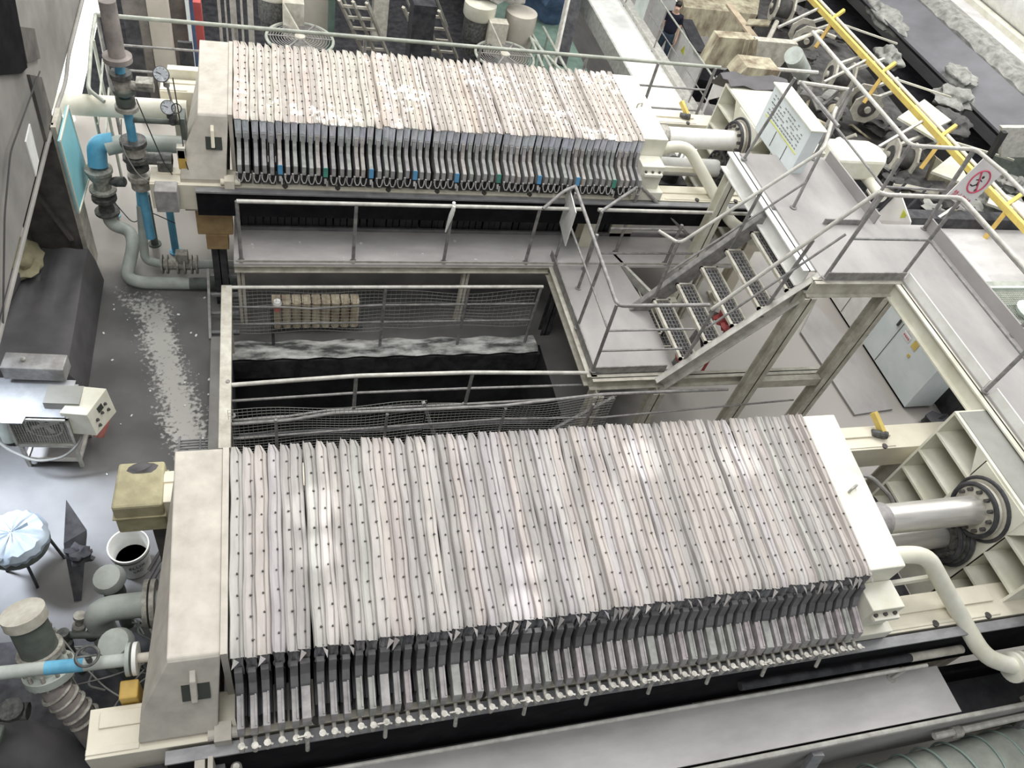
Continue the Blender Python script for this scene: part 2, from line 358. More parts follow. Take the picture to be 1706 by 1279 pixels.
    def build(s, name, m, parent=None, smooth=False, bevel=0.0, origin=None):
        bm = s.bm
        bmesh.ops.recalc_face_normals(bm, faces=bm.faces[:])
        if origin is None:
            if parent is not None: origin = abs_loc(parent)
            else:
                xs = [v.co for v in bm.verts]
                origin = V(((min(v.x for v in xs) + max(v.x for v in xs)) / 2, (min(v.y for v in xs) + max(v.y for v in xs)) / 2, min(v.z for v in xs)))
        origin = V(origin)
        for v in bm.verts: v.co -= origin
        me = bpy.data.meshes.new(name); bm.to_mesh(me); bm.free()
        me.materials.append(M[m] if isinstance(m, str) else m)
        if smooth:
            for p in me.polygons: p.use_smooth = True
            try: me.set_sharp_from_angle(angle=math.radians(40))
            except Exception: pass
        o = bpy.data.objects.new(name, me); col.objects.link(o)
        if parent is not None:
            o.parent = parent; o.location = origin - abs_loc(parent)
        else: o.location = origin
        if bevel:
            b = o.modifiers.new('bevel', 'BEVEL'); b.width = bevel; b.segments = 2; b.limit_method = 'ANGLE'
        return o
def abs_loc(o):
    p = V(o.location)
    while o.parent is not None:
        o = o.parent; p = p + V(o.location)
    return p
def repeat(proto_mb, name, m, parent, offs, origin):
    """one small mesh, linked once per offset as children of parent"""
    first = proto_mb.build(name, m, parent, origin=origin)
    base = V(first.location); o = first
    for i, p in enumerate(offs):
        if i: o = first.copy(); col.objects.link(o)
        o.location = base + V(p)
    return first
ORD = ['zeroth', 'first', 'second', 'third', 'fourth', 'fifth', 'sixth', 'seventh', 'eighth', 'ninth', 'tenth', 'eleventh', 'twelfth', 'thirteenth', 'fourteenth', 'fifteenth', 'sixteenth', 'seventeenth', 'eighteenth', 'nineteenth']
TENS = {2: 'twenty', 3: 'thirty', 4: 'forty', 5: 'fifty'}
def ordinal(n):
    if n < 20: return ORD[n]
    t, u = divmod(n, 10)
    return TENS[t] + '-' + ORD[u] if u else TENS[t].replace('y', 'ieth')
def thing(name, label, cat, loc=(0, 0, 0), group=None):
    o = bpy.data.objects.new(name, None); col.objects.link(o); o.location = loc; o.empty_display_size = 0.1
    return tag(o, label, cat, group)
def tag(o, label, cat, group=None, kind=None):
    o['label'] = label; o['category'] = cat
    if group: o['group'] = group
    if kind: o['kind'] = kind
    return o
def struct(o):
    o['kind'] = 'structure'; return o
def copy_tree(o, parent=None):
    c = o.copy(); col.objects.link(c); c.parent = parent
    for ch in KIDS.get(o.name, [k for k in bpy.data.objects if k.parent == o]): copy_tree(ch, c)
    return c
KIDS = {}
def cache_kids(root):
    ks = [k for k in bpy.data.objects if k.parent == root]
    KIDS[root.name] = ks
    for k in ks: cache_kids(k)
def text_mesh(s, body, size, mat4, name, m, parent):
    cu = bpy.data.curves.new(name, 'FONT'); cu.body = body; cu.size = size; cu.extrude = 0.0008; cu.align_x = 'CENTER'; cu.align_y = 'CENTER'
    o = bpy.data.objects.new(name, cu); col.objects.link(o)
    dg = bpy.context.evaluated_depsgraph_get(); me = bpy.data.meshes.new_from_object(o.evaluated_get(dg))
    bpy.data.objects.remove(o)
    me.transform(mat4)
    pl = abs_loc(parent)
    me.transform(Matrix.Translation(-pl))
    me.materials.clear(); me.materials.append(M[m])
    r = bpy.data.objects.new(name, me); col.objects.link(r); r.parent = parent
    return r

# ================================================================== SETTING
struct(MB().poly([(-9, -3, 0), (-0.5, -3, 0), (-0.5, 4.78, 0), (-0.5, 6.62, 0), (-0.5, 11.4, 0), (-9, 11.4, 0)], [(0, 1, 2, 3, 4, 5)])
       .poly([(-0.5, 6.62, 0), (9.8, 6.62, 0), (9.8, 10.6, 0), (-0.5, 10.6, 0)], [(0, 1, 2, 3)])
       .poly([(3.35, -3, 0), (9.8, -3, 0), (9.8, 6.62, 0), (3.35, 6.62, 0)], [(0, 1, 2, 3)])
       .poly([(-0.5, -3, 0), (3.35, -3, 0), (3.35, 4.78, 0), (-0.5, 4.78, 0)], [(0, 1, 2, 3)]).build('floor', 'floor'))
# pit below the operating floor, its concrete walls and floor
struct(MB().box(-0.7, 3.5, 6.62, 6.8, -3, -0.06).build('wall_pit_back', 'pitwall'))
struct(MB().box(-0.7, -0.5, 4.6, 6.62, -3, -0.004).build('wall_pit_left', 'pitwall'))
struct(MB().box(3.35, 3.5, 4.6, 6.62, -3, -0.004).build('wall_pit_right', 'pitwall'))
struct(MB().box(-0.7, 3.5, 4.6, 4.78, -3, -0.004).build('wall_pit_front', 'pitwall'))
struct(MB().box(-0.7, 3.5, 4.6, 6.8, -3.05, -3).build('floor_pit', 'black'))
# lower ground beyond the far press
struct(MB().box(-9, 8.0, 10.6, 34, -3.0, -2.85).build('floor_lower', 'dark'))
struct(MB().box(8.0, 24, 9.3, 34, -3.0, -2.85).build('floor_lower_right', 'deck'))
struct(MB().box(-0.5, 9.8, 10.45, 10.6, -2.85, -0.004).build('wall_floor_edge', 'concrete'))
struct(MB().box(-9, 40, 34, 34.3, -2.85, 12).build('wall_back', 'wallc'))

# ================================================================== FILTER PRESSES
def press(oy, near):
    tint = 'cream_dusty' if near else 'cream'
    sk = 0.14 if near else 0.04
    who = 'nearest' if near else 'farther'
    root = thing('filter_press', ('cream steel frame of the nearest plate filter press with twin piston rods' if near else
                 'cream steel frame of the farther plate filter press behind the open pit'), 'filter press', (-0.4, oy + 2.65, 0))
    def Y(y): return y + oy
    # head stand: tapered block
    h = MB()
    def ring(x0, x1, y0, y1, z): return [(x0, Y(y0), z), (x1, Y(y0), z), (x1, Y(y1), z), (x0, Y(y1), z)]
    def ring2(xf, xb, x1, y0, y1, z): return [(xf, Y(y0), z), (x1, Y(y0), z), (x1, Y(y1), z), (xb, Y(y1), z)]
    h.rings([ring2(-.90, -.76, -.44, 1.76, 3.50, 1.45), ring2(-.90, -.76, -.44, 1.70, 3.52, 1.92), ring2(-.86, -.75, -.42, 1.80, 3.48, 2.16), ring2(-.68, -.70, -.385, 1.93, 3.42, 2.53), ring2(-.68, -.70, -.385, 1.95, 3.42, 2.55)])
    head = h.build('head_stand', 'cream_dusty', root, bevel=0.01)
    MB().box(-.385, -.345, Y(1.93), Y(3.42), 1.0, 2.56).build('head_edge_strip', 'cream_dusty', root)
    # lug and dark name plate on the sloping face
    MB().prism([(-.62, Y(1.87), 2.33), (-.46, Y(1.87), 2.33), (-.46, Y(1.815), 2.215), (-.62, Y(1.815), 2.215)], (0, -0.012, 0.006)).build('name_plate', 'display', head)
    MB().prism([(-.565, Y(1.93), 2.46), (-.565, Y(1.84), 2.42), (-.565, Y(1.77), 2.26), (-.565, Y(1.83), 2.24)], (0.035, 0, 0)).build('lifting_lug', tint, head, bevel=0.006)
    # bolt block at the foot of the head
    MB().box(-.46, -.36, Y(1.62), Y(1.74), 1.85, 1.96).tube((-.50, Y(1.68), 1.91), (-.30, Y(1.68), 1.91), 0.035, 12).build('clamp_bolt', tint, head)
    # side beams: hollow boxes with an inset slot at each end
    for y0, y1 in ((1.66, 1.96), (3.44, 3.72)):
        b = MB().box(-1.2, 7.2, Y(y0), Y(y1), 1.55, 1.87)
        b.box(-1.14, -0.78, Y(y0 + .17), Y(y1 - .03), 1.87, 1.885).box(-1.2, -.9, Y(y0 + .02), Y(y0 + .06), 1.87, 1.88)
        b.box(4.75, 5.9, Y(y0 + .14), Y(y1 - .02), 1.87, 1.892).box(4.75, 5.9, Y(y0 + .02), Y(y0 + .05), 1.87, 1.88)
        bo = b.build('side_beam', 'cream', root, bevel=0.012)
        repeat(MB().tube((0, 0, -.005), (0, 0, .015), 0.03, 8), 'beam_bolt', 'bolt', bo, [(-.40 + i * 0.56, Y(y0) + .025, 1.87) for i in range(12)], (0, 0, 0))
    # legs
    for x in ((-0.75, 3.9, 6.4) if near else (3.9, 6.4)):
        for y in (1.82, 3.58):
            MB().hbeam((x, Y(y), 0), (x, Y(y), 1.55), 0.18, 0.2, 0.015, (0, 1, 0)).box(x - .14, x + .14, Y(y - .14), Y(y + .14), 0, .02).build('leg', tint, root)
    # follower plate (slanting slightly in plan)
    def sx(x, y): return x + (y - 2.66) * sk / 1.5
    f = MB(); P = []
    for z in (1.0, 2.55):
        for x, y in ((4.33, 1.94), (4.66, 1.94), (4.66, 3.41), (4.33, 3.41)): P.append((sx(x, y), Y(y), z))
    f.poly(P, [(0, 3, 2, 1), (4, 5, 6, 7), (0, 1, 5, 4), (1, 2, 6, 5), (2, 3, 7, 6), (3, 0, 4, 7)])
    fol = f.build('follower_plate', 'cream_pale', root, bevel=0.012)
    for s, y in ((-1, 1.80), (1, 3.57)):
        a = MB().box(4.25, 4.66, Y(y - .16), Y(y + .14), 1.875, 2.0)
        if s < 0: a.box(4.30, 4.60, Y(y - .09), Y(y + .14), 2.0, 2.32).box(4.34, 4.58, Y(y - .14), Y(y + .1), 2.2, 2.24)
        sh = a.build('slide_shoe', 'cream_pale', fol, bevel=0.008)
    repeat(MB().tube((0, 0, 0), (0, 0, .02), 0.016, 8), 'shoe_bolt', 'bolt', fol, [(4.36 + i * .09, Y(1.70 + j * .12), 2.24) for i in range(3) for j in range(2)], (0, 0, 0))
    MB().path([(4.44, Y(2.62), 2.545), (4.44, Y(2.62), 2.60), (4.52, Y(2.66), 2.60), (4.52, Y(2.66), 2.545)], 0.011, 8, 0.03).build('lifting_eye', 'tap', fol)
    # hydraulic rods and flanges
    for z, r, xf in ((2.24, .13, 5.93), (1.80, .12, 5.88)):
        rd = MB().tube((4.6, Y(2.50), z), (xf, Y(2.50), z), r, 28).build('piston_rod', 'chrome' if near else 'white', root, smooth=True)
        MB().lathe([(r + .02, 0), (r + .02, .28), (r + .005, .30)], (4.62, Y(2.50), z), (1, 0, 0), 28).build('rod_collar', 'handle' if near else 'valve_lit', rd, smooth=True)
        fl = MB().lathe([(.14, 0), (.245, 0), (.245, .05), (.21, .05), (.21, .07), (.29, .07), (.29, .12), (.14, .12)], (xf - .03, Y(2.50), z), (1, 0, 0), 32).build('cylinder_flange', 'oldpaint' if z > 2 else 'valve', root, smooth=True)
        MB().torus((xf - .03, Y(2.50), z), (1, 0, 0), .235, .022, 32, 8).torus((xf + .05, Y(2.50), z), (1, 0, 0), .285, .018, 32, 8).build('flange_ring', 'dark', fl, smooth=True)
        repeat(MB().tube((0, 0, 0), (.05, 0, 0), 0.02, 6), 'flange_bolt', 'bolt', fl, [(xf - .07, Y(2.50 + .185 * math.cos(2 * math.pi * i / 12 + .1)), z + .185 * math.sin(2 * math.pi * i / 12 + .1)) for i in range(12)], (0, 0, 0))
    # thrust yoke: ribbed box frame, open cells towards the plates
    t = MB(); x0, x1 = 6.0, 6.78; th = .025
    t.box(x0, x1, Y(1.78), Y(3.34), 2.56, 2.585)                     # top
    t.box(x1 - th, x1, Y(1.78), Y(3.34), 0.95, 2.56)                  # back
    for y in (1.78, 2.20, 2.78, 3.315): t.box(x0, x1 - th, Y(y), Y(y + th), 0.95, 2.56)
    for z in (2.27, 1.98, 1.69, 1.40, 1.12, .95):
        t.box(x0, x1 - th, Y(1.805), Y(2.2), z, z + th); t.box(x0, x1 - th, Y(2.805), Y(3.315), z, z + th)
    t.box(x0 - .012, x0 + .03, Y(2.2), Y(2.79), .95, 2.56)
    # gussets that narrow the frame towards the middle
    t.prism([(x0, Y(2.78), 2.56), (x0, Y(2.95), 2.56), (x0, Y(2.78), 2.30)], (.03, 0, 0)).prism([(x0 - .005, Y(2.2), 2.56), (x0 - .005, Y(2.05), 2.56), (x0 - .005, Y(2.2), 2.30)], (.03, 0, 0))
    t.build('thrust_frame', 'cream_pale', root)
    MB().box(x0 + .035, x1 - .01, Y(1.80), Y(3.32), 2.585, 2.592).build('dust_layer', 'greytop' if near else 'cream_pale', root)
    # oily pump block and hose below the rods
    pb = MB().lathe([(.13, 0), (.13, .3), (.10, .34)], (5.55, Y(3.05), 1.2), (0, 0, 1), 20).box(5.35, 5.8, Y(2.9), Y(3.2), 1.0, 1.22)
    p = pb.build('pump_block', 'dark', root)
    MB().path([(5.3, Y(3.3), 1.62), (5.55, Y(3.25), 1.72), (5.78, Y(3.02), 1.60), (5.85, Y(2.9), 1.40)], 0.022, 8, .1).build('hydraulic_hose', 'steel', p)
    # drip trough under the plates
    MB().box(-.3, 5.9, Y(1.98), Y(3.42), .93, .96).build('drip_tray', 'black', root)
    MB().box(4.8, 5.9, Y(2.0), Y(3.40), 1.0, 1.03).build('dark_tray', 'dark', root)  # dark plate below the piston rods
    # yellow limit bracket with roller behind the far beam end
    yb = MB().bar((5.72, Y(3.78), 2.02), (5.80, Y(3.56), 1.90), .05, .06).build('limit_bracket', 'yellow', root)
    MB().tube((5.68, Y(3.62), 1.90), (5.82, Y(3.56), 1.92), .04, 12).build('roller', 'valve', yb)
    return root

nearp = press(0.0, True)
farp = press(5.66, False)

def make_plate(variant, near, special=None):
    """one filter plate lying at the origin of the pack: centre line x = 0, y = 2.66, z base 0.95"""
    rnd = random.Random(100 + variant * 7 + (0 if near else 50))
    O = V((0, 2.66, 0.95))
    body = MB().box(-.034, .034, 1.99, 3.33, .95, 2.50).box(-.036, .036, 1.70, 1.99, 1.90, 2.12).build('filter_plate', 'rubber', origin=O)  # lower black box added to darken the gaps between the handles
    # cloth cap: lipped strip along y with wobble, pointed tips at the back, rounded at the front
    prof = [(-.0450, -.016), (-.0425, .002), (-.0375, .015), (-.031, .010), (-.022, .002), (-.006, .004), (.008, .003), (.014, -.007), (.019, .003), (.034, .002), (.041, -.003), (.0455, -.016)]
    ph = [rnd.uniform(0, 6.28) for _ in range(5)]; rise = rnd.uniform(-.008, .010); lip = rnd.uniform(.5, 2.0); fr_ = rnd.uniform(.80, 1.0); tip_ = rnd.uniform(.3, .9)
    rows = []; NY = 30; y0, y1 = 1.915, 3.425
    for i in range(NY + 1):
        t = i / NY; y = y0 + (y1 - y0) * t
        wob = .0035 * math.sin(t * 9 + ph[0]) + .002 * math.sin(t * 23 + ph[1])
        w = 1.0; dz = 0.0; shift = 0.0
        if t < .05: w = fr_ + (1 - fr_) * math.sqrt(t / .05); dz = -.02 * (1 - t / .05) ** 2
        if t > .97: w = 1 - tip_ * .7 * (t - .97) / .03; dz = .022 * (t - .97) / .03; shift = -.012 * (t - .97) / .03
        row = []
        for (px, pz) in prof:
            zz = pz * (lip if pz > .005 else 1) + .003 * math.sin(t * 14 + px * 60 + ph[2]) + rise
            row.append((px * w + wob + shift, y, 2.535 + zz + dz))
        rows.append(row)
    cl = MB(); cl.sheet(rows)
    c = cl.build('filter_cloth', 'cloth' if near else 'cloth_far', body, smooth=True)
    k = MB().lathe([(.0001, .012), (.006, .011), (.0075, 0)], (0, 0, 0), (0, 0, 1), 6)
    if variant % 2 == 0: k.obox((.006, .003, .004), .016, .004, .004, rnd.uniform(-1, 1))
    repeat(k, 'rivet', 'bolt', c, [(.006 + rnd.uniform(-.006, .006), 1.96 + 1.42 * (i + .45) / 10 + rnd.uniform(-.012, .012), 2.537 + rise) for i in range(10)], (0, 0, 0))
    # hanging front flap
    fl = MB(); zb = rnd.uniform(2.30, 2.37) if near else rnd.uniform(2.26, 2.31); rows = []
    for i in range(8):
        t = i / 7; z = 2.515 + (zb - 2.515) * t
        w = .034 - .004 * t; tw = (rnd.uniform(-.008, .008) if near else 0) * t
        yy = 1.925 - .035 * t * (1 if near else .4)
        rows.append([(-w + tw, yy + .012, z), (-w * .4 + tw, yy - .010 * math.sin(t * 5 + ph[3]), z), (w * .3 + tw, yy + .006, z), (w + tw, yy - .006, z)])
    fl.sheet(rows)
    if near:
        fr = MB()
        for q in range(rnd.choice((0, 1, 1, 2))):   # loose frayed corners
            a = rnd.uniform(-.03, .03); fr.prism([(a, 1.912, 2.515), (a + .03, 1.895, 2.50), (a + rnd.uniform(-.03, .04), 1.86, 2.51 - rnd.uniform(.02, .11))], (0, -.002, .001))
        fr.build('frayed_corner', 'cloth', c)
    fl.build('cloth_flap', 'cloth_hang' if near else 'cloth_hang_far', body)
    # handle arm
    hw = .021 if not (near and special) else .028
    hd = MB()
    poly = [(1.99, 2.38), (1.885, 2.38), (1.86, 2.29), (1.82, 2.23), (1.605, 2.185), (1.59, 2.095), (1.66, 2.04), (1.99, 1.96)]
    hd.prism([(-hw, y, z) for y, z in poly], (2 * hw, 0, 0))
    if near and not special: hd.prism([(.006, 1.83, 2.242), (.018, 1.83, 2.242), (.018, 1.615, 2.197), (.006, 1.615, 2.197)], (0, 0, -.03))
    h = hd.build('handle', 'handle' if near else 'handle_far', body, bevel=0.004)
    if near: MB().prism([(-hw - .003, y, z) for y, z in [(1.90, 2.41), (1.865, 2.41), (1.842, 2.30), (1.80, 2.245), (1.78, 2.19), (1.90, 2.19)]], (2 * hw + .006, 0, 0)).build('arm_socket', 'socket', h, bevel=.004)
    if not near:
        # dark pieces standing in for the shade inside the triangular notches
        MB().poly([(-.010, 1.883, 2.33), (.010, 1.883, 2.33), (0, 1.881, 2.385)], [(0, 1, 2)]).box(-.012, .012, 1.848, 1.852, 2.20, 2.23).build('notch', 'bolt', h)
        if special: MB().prism([(-hw - .003, y, z) for y, z in [(1.612, 2.19), (1.602, 2.192), (1.583, 2.09), (1.593, 2.085)]], (2 * hw + .006, 0, 0)).build('painted_cap', special, h)
    # tap (near) or hose loop (far)
    if near:
        b = MB(); zz = 2.05
        b.tube((0, 1.60, zz), (0, 1.535, zz), .014, 8).lathe([(.013, -.035), (.019, -.03), (.019, .02), (.012, .03), (.012, .045), (.022, .047), (.022, .056)], (0, 1.53, zz), (0, 0, 1), 8)
        b.bar((0, 1.53, zz + .05), (.035, 1.515, zz + .055), .012, .006)
        if special: b.tube((0, 1.525, zz - .02), (0, 1.49, zz - .12), .014, 8).bar((-.06, 1.52, zz + .07), (.02, 1.53, zz + .05), .01, .006)
        b.build('drain_tap', 'tap', h)
    elif special:
        MB().tube((0, 1.60, 2.06), (0, 1.56, 2.02), .016, 8).tube((.012, 1.56, 2.06), (.012, 1.54, 2.0), .01, 8).build('drain_tap', 'steel', h)
    else:
        pts = [(-.034, 1.585, 2.09), (-.026, 1.56, 2.05), (-.012, 1.55, 2.02), (.012, 1.55, 2.02), (.026, 1.56, 2.05), (.034, 1.585, 2.09)]
        MB().path(pts, .0065, 6).lathe([(.012, -.02), (.012, .02)], (-.03, 1.58, 2.09), (0, 0, 1), 6).build('hose_loop', 'steel', h)
    cache_kids(body)
    return body

NPL = 58
def pack(near):
    oy = 0 if near else 5.66; sk = 0.14 if near else 0.04
    protos = [make_plate(i, near) for i in (0, 1, 2, 3, 8, 9, 10)]
    spec = [make_plate(5, near, 'handle_blue'), make_plate(6, near, 'handle_green')]
    used = set(); sidx = {5: 0, 11: 1, 17: 0, 23: 0, 29: 0, 35: 1, 41: 0, 47: 0, 53: 1}
    rnd = random.Random(3 if near else 4)
    for i in range(NPL):
        x = -.295 + i * (4.60 / (NPL - 1)) + (rnd.uniform(-.009, .009) if 0 < i < NPL - 1 else 0)
        isS = i in sidx
        p = spec[sidx[i]] if isS else protos[rnd.randrange(7)]
        o = p if p.name not in used else copy_tree(p)
        used.add(p.name)
        o.location = (x, 2.66 + oy + rnd.uniform(-.006, .006), .95 + rnd.uniform(-.010, .010))
        o.rotation_euler = (0, 0, -sk / 1.5 * (i / (NPL - 1)) + rnd.uniform(-.003, .003))
        n = ordinal(i + 1); side = 'nearest' if near else 'farther'; g = 'plates of the %s filter press' % side
        if i == 0: lab = 'filter plate directly beside the cream head block of the %s press' % side
        elif i == NPL - 1: lab = 'last filter plate of the %s press, pressed against its pale follower plate' % side
        elif i >= 29:
            n = ordinal(NPL - i); lab = '%s filter plate of the %s press, %s counted from the follower plate' % ('%s', side, n)
        else: lab = '%s filter plate of the %s press, %s counted from the head block' % ('%s', side, n)
        kind_ = ('broad-handled grey' if isS else 'grey cloth-capped') if near else ((('blue-ended' if sidx[i] == 0 else 'green-ended') if isS else 'pale cloth-capped'))
        tag(o, lab.replace('%s', kind_), 'filter plate', g)
pack(True); pack(False)

# ================================================================== WALKWAYS, RAILINGS, STAIRS
def railing(label, tops, posts, mids, m='rail', r=.021, loc=None, group=None, rp=None, bend=.08, mesh=None):
    p0 = V(posts[0][0]) if posts else V(tops[0][0])
    root = thing('railing', label, 'railing', loc or (p0.x, p0.y, p0.z), group)
    for t in tops: MB().path(t, r, 10, bend).build('top_rail', m if isinstance(m, str) else m[0], root, smooth=True)
    for a, b in posts: MB().tube(a, b, (rp or r) * .9, 10).lathe([(.04, 0), (.04, .012)], a, (0, 0, 1), 10).build('post', m if isinstance(m, str) else m[1], root, smooth=True)
    for t in mids: MB().path(t, r * .62, 8, .03).build('mid_rail', m if isinstance(m, str) else m[1], root, smooth=True)
    if mesh:
        for k, (a, u, v_, nu, nv, sag) in enumerate(mesh):
            a, u, v_ = V(a), V(u), V(v_); g = MB(); rnd = random.Random(k)
            nrm = u.cross(v_).normalized()
            def P(i, j): return a + u * i + v_ * j + nrm * (.02 * math.sin(i * 9 + j * 3)) - V((0, 0, 1)) * sag * math.sin(math.pi * i) * j
            for i in range(nu + 1):
                g.path([P(i / nu, q / 4) for q in range(5)], .0022, 3)
            for j in range(nv + 1):
                g.path([P(q / 16, j / nv) for q in range(17)], .0022, 3)
            g.build('wire_mesh', 'cable', root)
    return root

# walkway beside the farther press
w = MB().box(-.42, 5.95, 7.02, 8.0, 1.015, 1.05).build('walkway', 'deck_far'); tag(w, 'long dusty grey steel walkway below the front of the farther press', 'walkway')
MB().hbeam((-.42, 7.05, .96), (3.35, 7.05, .96), .07, .10, .01).build('edge_beam', 'oldpaint', w)
MB().box(-.40, 5.95, 7.03, 7.038, 1.05, 1.085).build('toe_board', 'rail_lit', w)
MB().box(-.36, 5.9, 7.60, 7.63, 1.05, 1.10).build('kick_strip', 'channel', w)
for x in (-.36, 2.3, 5.6): MB().hbeam((x, 7.10, 0), (x, 7.10, 1.0), .08, .08, .008, (0, 1, 0)).build('leg', 'oldpaint', w)
dr = MB()
for i in range(90):
    x = -.3 + i * .068; dr.obox((x, 7.90 + .015 * math.sin(i * 1.7), 1.32), .034, .02, .50, rx=.03 * math.sin(i))
dr.box(-.35, 5.9, 7.95, 7.97, 1.06, 1.6)
d = dr.build('drip_curtain', 'curtain'); tag(d, 'dark streaky drip curtain hanging behind the walkway under the farther press', 'drip curtain')
d['kind'] = 'stuff'
# steel channels in front of the side beams
for oy, lab, x0, x1 in ((0, 'dusty grey steel gutter rail running along the nearest press', -.75, 8.2), (5.66, 'dark grey steel gutter rail running along the farther press', -.75, 6.6)):
    c = MB().box(x0, x1, 1.56 + oy, 1.64 + oy, 1.845, 1.865)
    o = c.build('gutter_rail', 'channel'); tag(o, lab, 'gutter rail')
    MB().box(x0, x1, 1.58 + oy, 1.63 + oy, 1.15 if oy == 0 else 1.54, 1.842).build('shade_panel', 'black', o)  # added black panel standing in for the dark recess under the rail
# dark trough and conveyor below the nearest press
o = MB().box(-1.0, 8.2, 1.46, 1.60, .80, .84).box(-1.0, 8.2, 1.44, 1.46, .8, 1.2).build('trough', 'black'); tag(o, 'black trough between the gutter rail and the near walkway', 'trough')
o = MB().path([(3.4, 1.53, 1.58), (5.35, 1.53, 1.58)], .035, 12).build('roller_pipe', 'dark', smooth=True); tag(o, 'dark long roller pipe in the trough below the nearest press', 'pipe')
MB().tube((5.05, 1.53, 1.58), (5.6, 1.53, 1.58), .037, 12).build('pale_sleeve', 'oldpaint', o, smooth=True)
# near walkway plate
w = MB().box(-1.0, 5.52, 1.10, 1.50, 1.27, 1.30).build('near_walkway', 'deck_far'); tag(w, 'pale grey dusty steel walkway plate along the bottom of the nearest press', 'walkway')
MB().path([(-1.0, 1.06, 1.30), (7.6, 1.06, 1.30)], .022, 8).build('front_tube', 'rail_lit', w, smooth=True)
MB().box(-1.0, 7.4, 1.035, 1.055, .62, 1.28).build('side_skirt', 'deck', w)
MB().box(-1.0, 7.6, 1.08, 1.12, .86, .9).build('inner_strip', 'channel', w)
o = MB().box(-1.0, 8.4, 1.10, 1.44, .86, .885).build('dark_belt', 'rubber'); tag(o, 'black rubber belt surface beyond the end of the near walkway plate', 'belt')
railing('pale thin handrail above the near walkway plate', [[(-1.0, 1.455, 1.53), (5.2, 1.455, 1.55)]],
        [((x, 1.46, 1.30), (x, 1.46, 1.54)) for x in (-.4, 5.0)], [], 'rail_lit', .016)
# support struts under the near walkway edge (bottom of the view)
for (x, lab) in ((4.05, 'grey box strut leaning against the near walkway edge, left one'), (6.35, 'grey box strut leaning against the near walkway edge, right one beside the wrapped duct')):
    o = MB().bar((x, 1.02, 1.24), (x - .05, .70, .2), .10, .05).build('strut', 'channel'); tag(o, lab, 'strut')

# opening railings
railing('railing with wire net along the back edge of the open pit', [[(-.50, 6.65, 1.03), (3.16, 6.65, 1.03)]],
        [((x, 6.65, 0), (x, 6.65, 1.03)) for x in (-.50, 1.24, 2.23, 3.14)],
        [[(-.46, 6.65, .73), (.1, 6.65, .72), (.4, 6.65, .69), (.8, 6.66, .71), (1.24, 6.65, .74), (3.14, 6.65, .74)], [(-.46, 6.65, .45), (3.14, 6.65, .45)]],
        ('rail_lit', 'rail'), mesh=[((-.48, 6.66, .3), (1.7, 0, 0), (0, 0, .7), 34, 13, 0), ((1.25, 6.66, .35), (1.85, 0, 0), (0, 0, .62), 30, 10, .05)])
railing('railing along the front edge of the open pit, ending at the stair landing', [[(-.50, 5.30, .98), (.1, 5.30, 1.02), (.8, 5.30, 1.06), (2.0, 5.30, 1.05), (3.34, 5.26, 1.02)]],
        [((x, 5.30, .48), (x, 5.30, 1.05)) for x in (-.47, .78, 2.02)],
        [[(-.46, 5.30, .73), (.8, 5.30, .78), (2.0, 5.30, .78), (5.9, 5.30, .72)], [(-.46, 5.30, .40), (.1, 5.30, .43), (.5, 5.30, .50), (2.0, 5.30, .50), (3.3, 5.30, .52)]],
        ('rail_lit', 'rail'), r=.023)
railing('low railing with sagging wire net close behind the nearest press', [[(-.45, 4.83, .96), (.1, 4.83, .98), (.5, 4.83, 1.06), (1.3, 4.83, 1.05), (2.27, 4.83, 1.05), (3.4, 4.9, 1.08), (5.0, 4.93, 1.03)]],
        [((x, 4.83, 0), (x, 4.83, 1.0)) for x in (-.45, -.03, 1.05, 2.3, 3.3)],
        [[(-.45, 4.83, .72), (1, 4.83, .78), (2.3, 4.83, .82), (3.5, 4.85, .72), (6.0, 4.90, .80)]], 'rail', r=.018,
        mesh=[((-.46, 4.84, .45), (1.9, 0, 0), (0, 0, .72), 44, 16, .02), ((1.45, 4.84, .42), (2.1, 0, 0), (0, 0, .72), 46, 16, .10)])
# diagonal braces in the pit frame
for i, (a, b) in enumerate((((1.45, 5.0, .95), (1.75, 5.0, .0)), ((2.75, 4.95, .15), (3.6, 4.95, .95)))):
    o = MB().bar(a, b, .035, .035).build('brace', 'rail'); tag(o, ['upright dark brace behind the low pit railing', 'slanting pale brace beside the landing column'][i], 'brace')
# left side beam of the pit
o = MB().box(-.55, -.44, 4.50, 6.68, .96, 1.04).box(-.55, -.53, 4.5, 6.68, .5, .96).build('pit_side_beam', 'oldpaint', bevel=.006); tag(o, 'worn pale steel beam closing the left side of the open pit', 'beam')
for y in (4.55, 6.60): MB().bar((-.50, y, 0), (-.50, y, .96), .06, .06, (0, 1, 0)).build('post', 'oldpaint', o)
o = MB().box(-.74, -.58, 4.3, 6.85, .0, .035).box(-.60, -.57, 4.3, 6.85, 0, .09).build('floor_kerb', 'concrete'); tag(o, 'low grey kerb along the left edge of the pit', 'kerb')
# powder encrusted ledge of the pit
g = []
rnd = random.Random(5)
for i in range(41):
    x = -.5 + i * 3.8 / 40; g.append([(x, 6.50 + .012 * math.sin(i * 1.3), .0), (x, 6.56, .03 + .012 * rnd.random()), (x, 6.66, .02 + .012 * rnd.random()), (x, 6.78 + .02 * math.sin(i), .008)])
o = MB().sheet(g, .006).build('crusted_ledge', 'crust', smooth=True); tag(o, 'white powder crusted concrete ledge at the back of the pit', 'ledge')
MB().box(-.5, 3.34, 6.505, 6.62, -.35, -.05).build('dark_edge_beam', 'dark', o)
o = MB().box(-.45, 3.3, 5.6, 5.68, -.42, -.34).build('pit_cross_beam', 'dark'); tag(o, 'dark steel beam crossing the pit below floor level', 'beam')

